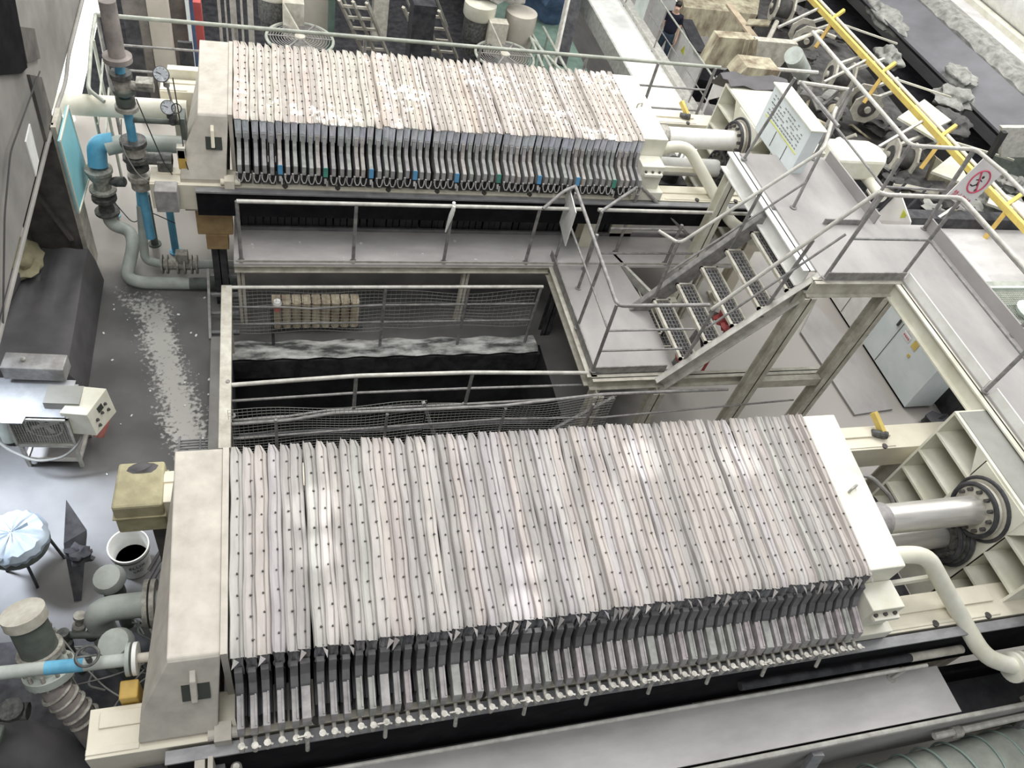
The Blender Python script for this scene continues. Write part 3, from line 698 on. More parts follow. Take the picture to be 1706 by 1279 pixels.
# stained cloth bundle behind the pit railing
o = thing('cloth_bundle', 'brown stained bundle of folded filter cloths behind the pit railing', 'cloth bundle', (.55, 7.0, 0))
for i in range(9):
    x = .02 + i * .115; f = MB()
    f.rings([[(x + a, y + 6.93, z) for a, y in ((-.05, 0), (-.03, -.03), (.03, -.03), (.055, 0), (.05, .14), (-.05, .14))] for z in (.10, .25, .42, .52)])
    f.build('fold', 'radiator', o, smooth=False, bevel=.008)
k = MB().tube((-.05, 6.93, .08), (1.05, 6.93, .08), .015, 8)
k.build('hanging_bar', 'dark', o)
o = MB().lathe([(.035, 0), (.045, .05), (.045, .11), (.03, .13)], (.03, 6.70, .62), (0, 0, 1), 14).build('work_glove', 'redpink', smooth=True); tag(o, 'pink and white work glove stuck on the pit railing', 'glove')
MB().lathe([(.047, .09), (.05, .12), (.04, .15), (.01, .16)], (.03, 6.70, .62), (0, 0, 1), 14).build('cuff', 'white', o, smooth=True)
o = MB().tube((-.03, 6.72, 0), (-.03, 6.72, .62), .018, 8).build('short_post', 'dark'); tag(o, 'short dark post carrying the pink glove', 'post')

# handrail of the farther walkway
railing('long pale handrail along the farther press walkway', [[(-.34, 7.06, 1.88), (3.55, 7.06, 1.90), (3.72, 6.85, 2.10)][:2], [(3.75, 7.06, 1.9), (6.0, 7.06, 1.9)]],
        [((x, 7.06, 1.05), (x, 7.06, 1.88)) for x in (-.34, .90, 1.98, 3.02)] + [((4.95, 7.06, 1.05), (4.95, 7.06, 1.7))], [[(4.0, 7.06, 1.62), (5.0, 7.06, 1.62)], [(4.0, 7.06, 1.22), (5.9, 7.06, 1.24)]], ('rail_lit', 'rail'), .023)
o = MB().path([(1.98, 7.02, 1.92), (1.96, 7.0, 1.82), (1.95, 7.02, 1.70), (1.93, 7.02, 1.55)], [.02, .03, .022, .008], 8).path([(1.99, 7.09, 1.92), (2.0, 7.1, 1.8), (1.99, 7.1, 1.72)], [.02, .025, .01], 8).build('rag', 'white', smooth=True); tag(o, 'white rag knotted over the walkway handrail', 'rag')

# ---- stair landing
L = thing('stair_landing', 'grey steel landing platform at the foot of the stairs beside the pit', 'landing', (3.85, 6.2, 0))
MB().prism([(3.40, 5.25, 1.02), (4.42, 5.25, 1.02), (4.42, 6.25, 1.02), (4.30, 7.015, 1.02), (3.40, 7.015, 1.02)], (0, 0, .03)).build('deck_plate', 'deck', L)
MB().box(3.385, 3.40, 5.25, 7.2, .99, 1.14).box(3.40, 4.30, 5.24, 5.255, .99, 1.13).build('toe_board', 'rail', L)
MB().hbeam((3.39, 5.2, .94), (3.39, 7.3, .94), .12, .16, .014).build('side_beam', 'oldpaint', L)
MB().hbeam((3.38, 5.18, .94), (6.60, 5.18, .94), .10, .16, .014).build('front_beam', 'oldpaint', L)
for x in (3.46, 4.22): MB().hbeam((x, 5.10, 0), (x, 5.10, .86), .14, .14, .012, (0, 1, 0)).build('leg', 'oldpaint', L)
for x in (3.46, 4.22): MB().hbeam((x, 6.85, 0), (x, 6.85, .86), .12, .12, .012, (0, 1, 0)).build('leg', 'dark', L)
railing('grey handrail guarding the left and front edge of the stair landing',
        [[(3.45, 7.23, 2.10), (3.36, 5.24, 2.10), (4.42, 5.24, 2.10)], [(3.02, 6.98, 1.95), (3.28, 7.13, 2.10), (3.45, 7.23, 2.10)]],
        [((3.40, 5.26, 1.05), (3.36, 5.26, 2.10)), ((3.40, 5.93, 1.05), (3.40, 5.93, 2.10)), ((3.42, 7.1, 1.05), (3.42, 7.1, 2.1))],
        [[(3.38, 5.25, 1.72), (4.40, 5.25, 1.72)], [(3.39, 5.25, 1.40), (4.38, 5.25, 1.40)], [(3.38, 5.25, 1.72), (3.42, 7.1, 1.72)]], 'rail', .021)
o = MB().obox((3.38, 7.05, 1.80), .012, .50, .50, rz=-.1).build('reflective_sheet', 'white'); tag(o, 'pale glossy sheet fixed to the far end of the landing handrail', 'sheet')
railing('peaked dark handrail at the back corner of the landing', [[(3.73, 6.95, 1.95), (4.31, 7.30, 2.10)], [(4.31, 7.30, 2.10), (5.45, 7.22, 1.22)]],
        [((3.78, 6.95, 1.05), (3.75, 6.95, 1.95)), ((4.31, 7.27, 1.05), (4.31, 7.27, 2.10)), ((3.60, 6.6, 1.05), (3.60, 6.6, 1.9))], [], 'rail', .021, bend=0)
# short flight down from the landing
s = thing('lower_steps', 'short flight of grating steps going down beside the landing', 'steps', (4.7, 6.8, 0))
def grating(x0, x1, y0, y1, z, parent, frame=.022):
    t = MB().box(x0, x1, y0, y1 , z - .035, z - .03)
    t.bm.clear()
    t.box(x0, x0 + frame + .012, y0, y1, z - .035, z).box(x1 - frame, x1, y0, y1, z - .035, z).box(x0, x1, y0, y0 + frame, z - .035, z).box(x0, x1, y1 - frame, y1, z - .035, z)
    o = t.build('tread', 'oldpaint', parent)
    g = MB(); n = 4
    for i in range(1, n): xx = x0 + frame + (x1 - x0 - 2 * frame) * i / n; g.box(xx - .003, xx + .003, y0, y1, z - .03, z - .004)
    m = 16
    for i in range(1, m): yy = y0 + (y1 - y0) * i / m; g.box(x0 + .01, x1 - .01, yy - .003, yy + .003, z - .012, z - .004)
    g.build('grating_bars', 'rail', o)
    MB().box(x0 + frame + .01, x1 - frame, y0 + frame, y1 - frame, z - .036, z - .034).build('shade_sheet', 'dark', o)  # added dark sheet standing in for shade below the open grating
    return o
for k in range(3): grating(4.36 + k * .24, 4.58 + k * .24, 6.25, 7.15, .82 - k * .25, s)
MB().prism([(4.30, 7.25, 1.05), (4.66, 6.38, 1.05), (4.62, 6.36, 1.05), (4.26, 7.25, 1.05)], (0, 0, -.12)).build('edge_plate', 'rail_lit', s)
# ---- stairs up to the platform
S = thing('staircase', 'grey steel staircase with open grating treads rising to the upper platform', 'staircase', (4.8, 5.68, 0))
for y, n in ((5.14, 1), (6.20, -1)):
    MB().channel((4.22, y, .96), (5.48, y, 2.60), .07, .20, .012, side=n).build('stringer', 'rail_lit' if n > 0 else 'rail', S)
for k in range(5): grating(4.37 + k * .21, 4.60 + k * .21, 5.19, 6.15, 1.30 + k * .265, S)
for (x, z) in ((4.8, 1.3), (5.1, 1.7)): MB().bar((x, 5.6, z), (x + .25, 5.6, z - .5), .03, .03).build('under_brace', 'dark', S)
railing('pale sloping handrail on the front side of the stairs', [[(4.40, 5.15, 2.12), (5.43, 5.08, 3.72)]],
        [((4.40, 5.15, 1.25), (4.43, 5.15, 2.15)), ((5.04, 5.15, 2.02), (5.10, 5.13, 3.1))], [[(4.40, 5.15, 1.75), (5.40, 5.1, 3.2)]], ('rail_lit', 'rail'), .021)
railing('dark sloping handrail on the back side of the stairs', [[(4.30, 6.5, 2.05), (4.42, 6.2, 2.12), (5.60, 6.2, 3.42), (5.95, 6.75, 3.6)]],
        [((4.42, 6.2, 1.28), (4.40, 6.2, 2.15)), ((5.1, 6.2, 2.0), (5.12, 6.2, 2.9))], [[(4.42, 6.2, 1.65), (5.6, 6.2, 3.0)]], ('rail_lit', 'rail'), .021)
# ---- upper platform and side walkway
U = thing('upper_platform', 'grey steel upper platform with walkway crossing over the press ends', 'platform', (6.2, 5.5, 0))
MB().poly([(5.42, 5.03, 2.65), (6.42, 5.03, 2.65), (6.42, -1.2, 2.65), (7.40, -1.2, 2.65), (7.40, 5.97, 2.65), (6.72, 5.97, 2.65), (6.72, 7.25, 2.65), (5.42, 7.25, 2.65),
           (5.42, 5.03, 2.62), (6.42, 5.03, 2.62), (6.42, -1.2, 2.62), (7.40, -1.2, 2.62), (7.40, 5.97, 2.62), (6.72, 5.97, 2.62), (6.72, 7.25, 2.62), (5.42, 7.25, 2.62)],
          [tuple(range(8)), tuple(range(15, 7, -1))] + [(i, 8 + i, 8 + (i + 1) % 8, (i + 1) % 8) for i in range(8)]).build('deck_plate', 'deck', U)
MB().hbeam((5.32, 5.04, 2.54), (6.44, 5.04, 2.54), .10, .20, .014).build('front_beam', 'oldpaint', U)
MB().hbeam((6.39, 5.04, 2.53), (6.39, -1.2, 2.53), .12, .20, .016).build('walkway_beam', 'cream_pale', U)
MB().hbeam((7.38, 5.95, 2.53), (7.38, -1.2, 2.53), .10, .18, .014).build('walkway_beam', 'oldpaint', U)
MB().hbeam((5.36, 5.2, 2.52), (5.36, 7.3, 2.52), .16, .22, .016).build('pale_side_beam', 'white', U)
MB().box(5.44, 6.42, 5.035, 5.05, 2.65, 2.75).build('toe_board', 'rail', U)
MB().box(6.435, 6.45, 3.55, 5.03, 2.65, 2.76).box(6.435, 6.45, -1.2, 3.45, 2.65, 2.76).build('toe_board', 'white', U)
MB().box(7.28, 7.30, -1.2, 5.9, 2.65, 2.80).box(6.60, 6.62, 5.97, 7.2, 2.65, 2.78).build('toe_board', 'deck', U)
MB().box(5.9, 6.4, 5.94, 5.955, 2.65, 2.72).build('toe_board', 'rail', U)
for x in (5.36, 6.37): MB().hbeam((x, 5.04, 0), (x, 5.04, 2.44), .15, .15, .014, (0, 1, 0)).build('column', 'oldpaint', U)
MB().hbeam((5.36, 7.1, 0), (5.36, 7.1, 2.42), .15, .15, .014, (0, 1, 0)).build('column', 'cream_pale', U)
MB().bar((6.3, 5.04, 1.0), (5.4, 5.04, 1.0), .08, .12).build('tie_beam', 'oldpaint', U)
MB().box(6.6, 6.75, 1.0, 1.2, 0, 2.6).build('column', 'oldpaint', U)
railing('pale handrail in front of the upper platform and down the left side of the walkway', [[(5.43, 5.08, 3.72), (5.52, 5.07, 3.70), (6.42, 5.07, 3.70), (6.42, -1.2, 3.70)]],
        [((5.46, 5.07, 2.65), (5.49, 5.07, 3.70)), ((6.42, 5.07, 2.65), (6.42, 5.07, 3.70)), ((6.42, 3.50, 2.65), (6.42, 3.50, 3.70)), ((6.42, 1.9, 2.65), (6.42, 1.9, 3.70))],
        [[(5.46, 5.07, 3.17), (6.42, 5.07, 3.17), (6.42, -1.2, 3.17)]], ('rail_lit', 'rail'), .022)
railing('pale handrail behind the platform and along the right side of the walkway', [[(6.40, 8.3, 3.70), (6.36, 5.93, 3.70), (7.22, 5.93, 3.70), (7.30, 5.5, 3.70), (7.30, -1.2, 3.70)]],
        [((6.40, 5.95, 2.65), (6.37, 5.95, 3.70)), ((7.27, 5.9, 2.65), (7.18, 5.93, 3.70)), ((7.3, 4.2, 2.65), (7.3, 4.2, 3.70)), ((6.42, 7.2, 2.65), (6.40, 7.2, 3.70))],
        [[(6.40, 8.0, 3.17), (6.38, 5.95, 3.17), (7.25, 5.93, 3.17), (7.30, 5.5, 3.17), (7.3, -1.2, 3.17)]], ('rail_lit', 'rail'), .022)
railing('thin dark handrail at the left corner of the upper platform', [[(5.62, 6.2, 3.70), (5.60, 7.05, 3.70)][:2]],
        [((5.65, 6.22, 2.65), (5.99, 6.7, 3.75)), ((5.42, 7.13, 2.65), (5.56, 7.13, 3.70))], [], 'rail', .020)

# prohibition sign hanging on the walkway railing (runner in a red ring with a slash)
def frame_mat(o, xd, yd):
    xd = V(xd).normalized(); yd = (V(yd) - xd * V(yd).dot(xd)).normalized(); zd = xd.cross(yd)
    return Matrix(((xd.x, yd.x, zd.x, o[0]), (xd.y, yd.y, zd.y, o[1]), (xd.z, yd.z, zd.z, o[2]), (0, 0, 0, 1)))
sw, sh = .46, .46
so = V((7.43, 5.86, 3.34)); FM = frame_mat(so, (.93, 0, -.42), (.40, .12, .93))
def fbox(FM, x0, x1, y0, y1, z0, z1, mb=None):
    mb = mb or MB(); P = [FM @ V(p) for p in [(x0, y0, z0), (x1, y0, z0), (x1, y1, z0), (x0, y1, z0), (x0, y0, z1), (x1, y0, z1), (x1, y1, z1), (x0, y1, z1)]]
    return mb.poly(P, [(0, 3, 2, 1), (4, 5, 6, 7), (0, 1, 5, 4), (1, 2, 6, 5), (2, 3, 7, 6), (3, 0, 4, 7)])
sg = thing('prohibition_sign', 'white square no-crossing sign with red ring hanging on the walkway railing', 'sign', so)
fbox(FM, -.20, .24, -.27, .23, 0, .008).build('sign_board', 'signwhite', sg)
ring = MB(); c0 = FM @ V((.04, .03, .010)); ring.torus(c0, FM.to_3x3() @ V((0, 0, 1)), .135, .010, 32, 6); ring.build('red_ring', 'signred', sg, smooth=True)
MB().bar(FM @ V((-.055, .125, .013)), FM @ V((.135, -.065, .013)), .018, .006, FM.to_3x3() @ V((0, 0, 1))).build('red_slash', 'signred', sg)
pic = MB()
def pb(a, b, w=.014): pic.bar(FM @ V((a[0], a[1], .011)), FM @ V((b[0], b[1], .011)), w, .003, FM.to_3x3() @ V((0, 0, 1)))
pb((.03, .06), (.05, .00), .022); pb((.05, .00), (.10, -.02)); pb((.10, -.02), (.10, -.07)); pb((.05, .00), (.01, -.04)); pb((.01, -.04), (-.04, -.04)); pb((.03, .055), (.08, .05), .010); pb((.03, .055), (-.02, .03), .010)
pic.lathe([(.017, 0), (.017, .003)], FM @ V((.04, .09, .010)), FM.to_3x3() @ V((0, 0, 1)), 14)
pic.build('running_figure', 'ink', sg)
text_mesh(None, '禁止跨越', .088, FM @ Matrix.Translation((.02, -.205, .010)), 'red_lettering', 'signred', sg)
MB().bar((7.20, 5.93, 3.68), (7.24, 5.93, 3.05), .05, .02).build('sign_bracket', 'rail', sg)

# ================================================================== LEFT SIDE: WALL, COLUMN, PIPES, HEATER, BUCKET
struct(MB().box(-2.75, -2.2, 3.0, 13.0, 2.0, 6.2).build('wall_left', 'wallc'))
struct(MB().box(-4.0, -3.9, -3.0, 3.6, 0, 6).box(-3.6, -3.4, 6.2, 11.5, 0, 2.0).build('wall_left_lower', 'wallc'))
struct(MB().poly([(-2.72, 11.2, -.1), (-2.72, 18, -.1), (-2.72, 18, 5.5), (-2.72, 11.2, 5.5)], [(0, 1, 2, 3)]).build('window_1', 'daylight'))
o = thing('corrugated_panel', 'bright corrugated translucent sheet at the window by the top left corner', 'panel', (-2.5, 12, 0))
g = []
for i in range(81):
    y = 8.6 + i * .07; g.append([(-2.30 + .03 * math.sin(i * 1.57), y, z) for z in (1.15, 1.5, 1.75, 2.0)])
MB().sheet(g).build('sheet', 'daylight', o, smooth=True)
o = MB().path([(-2.17, 12.5, 2.02), (-2.17, 9.4, 2.02), (-2.15, 9.0, 1.97), (-2.17, 8.4, 1.99), (-2.17, 3.0, 1.99)], .022, 8, .2).build('conduit', 'wallc', smooth=True); tag(o, 'grey conduit running along the lower edge of the left wall', 'conduit')
MB().path([(-2.16, 5.2, 2.0), (-2.15, 6.0, 2.5), (-2.15, 6.6, 2.7), (-2.15, 8.1, 2.6)], .008, 6, .1).build('thin_cable', 'cable_dark', o)
# dark bars on the left wall, and a black sheet for an opening's shade
for pix, lab, mm in (([(28, 44), (52, 47), (62, 97), (40, 105)], 'short dark rectangular steel plate on the left wall, the upper one', 'col_dark'), ([(44, 124), (64, 128), (91, 226), (75, 242)], 'long dark steel bar on the left wall, below the short plate', 'col_dark'), ([(-12, -30), (14, -30), (40, 112), (30, 122), (-12, 125)], 'dark opening in the left wall at the top left corner', 'black')):
    q = [at(u, v, x=-2.2) for u, v in pix]
    o = MB().prism(q, (.03, 0, 0)).build('wall_plate', mm); tag(o, lab, 'plate')
q = [at(u, v, x=-2.2) for u, v in ((48, 206), (63, 268), (58, 294), (41, 236))]
o = MB().prism(q, (.012, 0, 0)).build('paper_label', 'white'); tag(o, 'white paper label stuck on the left wall', 'label')
# steel column at the wall
o = MB().box(-2.72, -2.14, 8.02, 8.06, 0, 2.05).build('steel_column', 'col_dark'); tag(o, 'dark dusty steel column standing in front of the left wall', 'column')
MB().box(-2.16, -2.11, 7.98, 8.34, 0, 2.05).build('flange_face', 'oldpaint', o)
MB().box(-2.72, -2.68, 7.98, 8.34, 0, 2.05).build('flange_face', 'col_dark', o)
MB().bar((-2.25, 7.96, .56), (-2.68, 7.96, 1.9), .05, .04).build('lean_bar', 'col_dark', o)
# blue board leaning at the column
o = MB().prism([(-2.07, 8.50, 1.98), (-2.07, 7.84, 1.98), (-2.07, 7.84, 1.05), (-2.07, 8.62, .95)], (-.02, 0, 0)).build('notice_board', 'teal'); tag(o, 'turquoise blue board fixed to the steel column', 'board')
MB().bar((-2.065, 7.84, 1.98), (-2.065, 7.84, 1.05), .015, .02, (0, 1, 0)).bar((-2.065, 7.84, 1.98), (-2.065, 8.5, 1.98), .015, .02).bar((-2.065, 7.84, 1.05), (-2.065, 8.62, .95), .015, .02).bar((-2.065, 8.62, .95), (-2.065, 8.5, 1.98), .015, .02, (0, 1, 0)).build('frame_edge', 'cream_pale', o)

# covered heap with draped tarpaulin
g = []
for i in range(25):
    v = i / 24; y = 7.85 - 1.95 * v; row = []
    for j in range(17):
        u = j / 16; x = -2.95 + 1.0 * u
        z = .52 + .03 * math.sin(u * 22 + 5 * v) * math.exp(-((v - .25) / .25) ** 2) + .018 * math.sin(v * 40 + u * 7) * math.exp(-((v - .62) / .15) ** 2) * (1 - u)
        if u > .90: z = .52 - (u - .90) / .1 * .50; x = -2.95 + .90 + (u - .90) * .6
        if v > .95: z = min(z, .52 - (v - .95) / .05 * .5)
        row.append((x, y, max(z, .015)))
    g.append(row)
o = MB().sheet(g).build('tarpaulin', 'tarp', smooth=True); tag(o, 'dark grey wrinkled tarpaulin draped over a low box by the left wall', 'tarpaulin')
o = MB().blob((-2.72, 7.55, .62), .22, .30, .16, .22, 3, 4).build('sack', 'sack', smooth=True); tag(o, 'dusty yellow sack lying on the dark tarpaulin', 'sack')
o = MB().blob((-2.92, 7.0, .62), .12, .18, .09, .25, 2, 9).build('red_bag', 'red', smooth=True); tag(o, 'small reddish bag beside the wall next to the yellow sack', 'bag')
o = MB().path([(-2.75, 7.3, .60), (-2.85, 6.8, .60), (-2.95, 6.3, .58), (-3.0, 5.9, .5)], [.10, .12, .11, .08], 10).build('rolled_cloth', 'tarp', smooth=True); tag(o, 'rolled dark cloth lying along the left edge of the tarpaulin', 'cloth roll')

# warm air heater on a stand with control box
H = thing('industrial_heater', 'square industrial heater with wire grille and tilted control box on a steel stand', 'heater', (-2.2, 5.3, 0))
rz = -.10
def hp(x, y, z):   # heater frame -> world
    c, s = math.cos(rz), math.sin(rz); return (-2.16 + x * c - y * s, 5.30 + x * s + y * c, z)
def hbox(mb, x0, x1, y0, y1, z0, z1):
    P = [hp(*p) for p in [(x0, y0, z0), (x1, y0, z0), (x1, y1, z0), (x0, y1, z0), (x0, y0, z1), (x1, y0, z1), (x1, y1, z1), (x0, y1, z1)]]
    return mb.poly(P, [(0, 3, 2, 1), (4, 5, 6, 7), (0, 1, 5, 4), (1, 2, 6, 5), (2, 3, 7, 6), (3, 0, 4, 7)])
for x in (-.24, .24):
    for y in (-.16, .22): hbox(MB(), x - .016, x + .016, y - .016, y + .016, 0, .36).build('leg', 'rail_lit', H)
st = MB(); 
for z in (.10, .34): hbox(st, -.24, .24, -.175, -.145, z, z + .03); hbox(st, -.24, .24, .205, .235, z, z + .03); hbox(st, -.255, -.225, -.16, .22, z, z + .03); hbox(st, .225, .255, -.16, .22, z, z + .03)
st.build('stand_rails', 'rail_lit', H)
hbox(MB(), -.25, .25, -.17, .24, .11, .115).build('shelf', 'deck', H)
bd = MB(); hbox(bd, -.27, .27, -.17, .26, .37, .39); hbox(bd, -.27, -.25, -.17, .26, .39, .78); hbox(bd, .25, .27, -.17, .26, .39, .78); hbox(bd, -.27, .27, .24, .26, .39, .78); hbox(bd, -.27, .27, -.17, .26, .78, .80)
body = bd.build('housing', 'steel', H)
gr = MB()
for i in range(22): x = -.25 + i * .0238; gr.bar(hp(x, -.165, .39), hp(x, -.165, .78), .003, .003, (0, 1, 0))
for i in range(17): z = .39 + i * .0244; gr.bar(hp(-.25, -.165, z), hp(.25, -.165, z), .003, .003)
fr = MB(); hbox(fr, -.27, .27, -.185, -.16, .37, .395); hbox(fr, -.27, .27, -.185, -.16, .775, .80); hbox(fr, -.27, -.245, -.185, -.16, .37, .80); hbox(fr, .245, .27, -.185, -.16, .37, .80)
fr.build('grille_frame', 'rail_lit', body); gr.build('wire_grille', 'rail_lit', body)
fan = MB().torus(hp(0, -.10, .58), (math.sin(-rz) * -1, -1, 0), .16, .010, 28, 6)
for k in range(4):
    t = k * math.pi / 2 + .4; fan.bar(hp(0, -.08, .58), hp(.14 * math.cos(t), -.08, .58 + .14 * math.sin(t)), .05, .006, (0, 1, 0))
fan.build('fan', 'rail_lit', body, smooth=True)
MB().prism([hp(*q_) for q_ in [(-.46, -.24, .80), (-.10, -.24, .80), (-.09, -.16, .80), (.24, -.16, .80), (.24, .30, .80), (-.46, .30, .80)]], (0, 0, .012)).build('top_sheet', 'sheetgrey', H)
hbox(MB(), -.36, .18, .24, .44, .86, 1.03).build('rear_box', 'steel', H, bevel=.01)
MB().lathe([(.02, 0), (.025, .03), (.01, .05)], hp(-.18, .34, 1.03), (0, 0, 1), 10).build('cap_fitting', 'tap', H, smooth=True)
c = MB()
for P in ((.05, .36, -.06, .16, .815, .90),): hbox(c, *P)
c.build('dusty_tray', 'greytop', H)
cb = MB(); P = [hp(*p) for p in [(.24, -.16, .56), (.48, -.18, .56), (.60, .12, .56), (.36, .14, .56), (.20, -.14, .86), (.44, -.16, .86), (.56, .14, .90), (.32, .16, .90)]]
cb.poly(P, [(0, 3, 2, 1), (4, 5, 6, 7), (0, 1, 5, 4), (1, 2, 6, 5), (2, 3, 7, 6), (3, 0, 4, 7)])
ctl = cb.build('control_box', 'cream_pale', H, bevel=.006)
A0, A1, A2 = V(P[1]), V(P[2]), V(P[5]); eu = (A1 - A0).normalized(); ev = (A2 - A0).normalized(); en = eu.cross(ev).normalized()
if en.x < 0: en = -en
def fp(u, v): return A0 + (A1 - A0) * u + (A2 - A0) * v
k = MB(); k.bar(fp(.40, .74) + en * .004, fp(.62, .76) + en * .004, .006, .07, ev); k.build('display_window', 'display', ctl)
for (u, v) in ((.25, .50), (.25, .25), (.50, .55), (.72, .72), (.75, .42)):
    MB().lathe([(.017, 0), (.017, .012), (.010, .014), (.010, .024)], fp(u, v), en, 12).build('knob', 'bolt', ctl, smooth=True)
MB().path([hp(-.5, -.1, .55), hp(-.36, -.22, .38), hp(-.1, -.30, .27), hp(.15, -.27, .30), hp(.30, -.18, .42), hp(.34, -.05, .56)], .014, 8, .1).build('cable', 'cable', H, smooth=True)
o = MB().lathe([(.001, 0), (.05, 0), (.055, .02), (.055, .22), (.04, .26), (.015, .28)], hp(.36, .12, .14), (.35, .5, .75), 16).build('gas_canister', 'redpink', smooth=True); tag(o, 'salmon red canister lying behind the heater stand', 'canister')
o = MB().path([(-2.62, 5.5, .02), (-2.66, 5.6, .4), (-2.72, 5.75, .72)], .09, 14).build('grey_cylinder', 'pipe_grey', smooth=True); tag(o, 'grey cylinder standing at the left of the heater stand', 'cylinder')

# white paint bucket
B = MB().lathe([(.001, 0), (.12, 0), (.125, .01), (.15, .32), (.158, .33), (.158, .36), (.148, .36), (.142, .33), (.118, .02), (.001, .02)], (-1.36, 3.93, 0), (0, 0, 1), 32).build('bucket', 'white', smooth=True)
B.scale = (1.12, 1.12, 1.12); tag(B, 'open white plastic bucket with black lettering beside the press head', 'bucket')
MB().lathe([(.001, 0), (.128, 0)], (-1.36, 3.93, .14), (0, 0, 1), 32).build('contents', 'tarp', B)
MB().torus((-1.36, 3.93, .30), (0, 0, 1), .152, .004, 32, 6).build('rim_band', 'bolt', B, smooth=True)
def wrap_text(body, size, c, R, h, ang, name, m, parent):
    cu = bpy.data.curves.new(name, 'FONT'); cu.body = body; cu.size = size; cu.align_x = 'CENTER'; cu.align_y = 'CENTER'; cu.extrude = .0005
    o = bpy.data.objects.new(name, cu); col.objects.link(o)
    me = bpy.data.meshes.new_from_object(o.evaluated_get(bpy.context.evaluated_depsgraph_get())); bpy.data.objects.remove(o)
    pl = abs_loc(parent)
    for v in me.vertices:
        t = ang + v.co.x / R; rr = R + .0015 + v.co.z
        v.co = V((c[0] + rr * math.cos(t), c[1] + rr * math.sin(t), c[2] + h + v.co.y)) - pl
    me.materials.clear(); me.materials.append(M[m]); r = bpy.data.objects.new(name, me); col.objects.link(r); r.parent = parent
wrap_text('ELUX', .055, (-1.36, 3.93, 0), .143, .21, -1.15, 'bucket_lettering', 'ink', B)
wrap_text('SAC', .045, (-1.36, 3.93, 0), .138, .14, -1.15, 'bucket_lettering', 'ink', B)

# pale yellow padded box behind the press head
o = MB().rings([[(-1.21, 3.40, z), (-.86, 3.40, z), (-.86, 3.80, z), (-1.19, 3.80, z)] for z in (1.53, 1.6, 1.88, 1.90)]).build('dusty_cover', 'sack', bevel=.035); tag(o, 'dusty pale yellow cover box fitted over the back beam end of the nearest press', 'cover')
MB().box(-1.22, -.85, 3.39, 3.81, 1.74, 1.752).build('lid_band', 'sack', o)
MB().blob((-1.02, 3.74, 1.90), .10, .05, .025, .2, 2, 3).build('rag_on_top', 'tarp', o, smooth=True)
MB().box(-1.0, -.9, 3.5, 3.7, 0, 1.54).build('stand', 'col_dark', o)
for i in range(3):
    o = MB().path([(-.98, 3.95 - .07 * i, .34), (-1.1, 3.9 - .09 * i, .30), (-1.2, 3.75 - .10 * i, .22)], .018, 8, .05).build('cloth_strip', 'tarp', smooth=True); tag(o, ['uppermost', 'middle', 'lowest'][i] + ' dark cloth strip hanging between bucket and press head', 'cloth strip', 'cloth strips by the bucket')

# chair with plastic cover and black glove (left edge)
o = thing('covered_stool', 'round stool wrapped in crumpled pale blue plastic at the left edge', 'stool', (-2.05, 3.95, 0))
g = MB(); rr = []
for i, (r_0, z) in enumerate([(.30, .50), (.31, .56), (.27, .62), (.16, .65), (.02, .66)]):
    rr.append([(-2.22 + (r_0 + .012 * math.sin(k * 2.3 + i)) * math.cos(k * math.pi / 20), 4.05 + (r_0 + .012 * math.sin(k * 3.1 + i)) * math.sin(k * math.pi / 20), z + .012 * math.sin(k * 1.9)) for k in range(40)])
g.rings(rr).build('plastic_cover', 'paleplastic', o, smooth=True)
MB().lathe([(.29, 0), (.30, .02), (.30, .08), (.29, .10)], (-2.22, 4.05, .41), (0, 0, 1), 32).build('seat_rim', 'pipe_dkgreen', o, smooth=True)
o.location.x -= .06; o.scale = (.86, .86, .95)
for t in (0.2, 1.7, 3.3, 4.9): MB().tube((-2.22 + .22 * math.cos(t), 4.05 + .22 * math.sin(t), .42), (-2.22 + .27 * math.cos(t), 4.05 + .27 * math.sin(t), 0), .016, 8).build('leg', 'dark', o)
o = MB().prism([(-1.86, 4.28, .62), (-1.70, 4.05, .45), (-1.78, 3.62, .02), (-1.84, 3.62, .02), (-1.88, 3.95, .42)], (.0, .03, .03)).build('black_board', 'dark'); tag(o, 'narrow black board leaning beside the plastic covered stool', 'board')
o = MB().blob((-1.72, 3.82, .50), .10, .08, .09, .3, 3, 12).build('black_bag', 'rubber', smooth=True); tag(o, 'crumpled black bag hanging next to the covered stool', 'bag')

# ---- pipework at the nearest press head
o = thing('inlet_pipe', 'thick grey flanged feed pipe entering the nearest press head', 'pipe', (-1.2, 3.0, 0))
MB().path([(-1.42, 3.0, .0), (-1.42, 3.0, 1.10), (-.85, 3.0, 1.10)], .10, 20, .18).build('pipe_body', 'pipe_grey', o, smooth=True)
for x in (-1.06, -1.01): MB().lathe([(.10, 0), (.19, 0), (.19, .035), (.10, .035)], (x, 3.0, 1.10), (1, 0, 0), 24).build('flange', 'valve_lit', o, smooth=True)
o = thing('feed_line', 'slim grey pipe with a blue painted length joining the nearest press head', 'pipe', (-1.2, 2.2, 0))
MB().tube((-2.3, 2.25, 1.95), (-1.45, 2.22, 1.98), .042, 14).tube((-1.25, 2.21, 1.985), (-.98, 2.2, 2.0), .042, 14).build('pipe_body', 'pipe_grey', o, smooth=True)
MB().tube((-1.46, 2.22, 1.98), (-1.24, 2.21, 1.985), .043, 14).build('blue_length', 'blue', o, smooth=True)
for x, mm in ((-.99, 'pipe_grey'), (-.95, 'white')): MB().lathe([(.04, 0), (.105, 0), (.105, .025), (.04, .025)], (x, 2.2, 2.0), (1, 0, 0), 22).build('flange', mm, o, smooth=True)
MB().tube((-.93, 2.2, 2.0), (-.78, 2.2, 2.0), .032, 12).build('nozzle', 'cream_dusty', o, smooth=True)
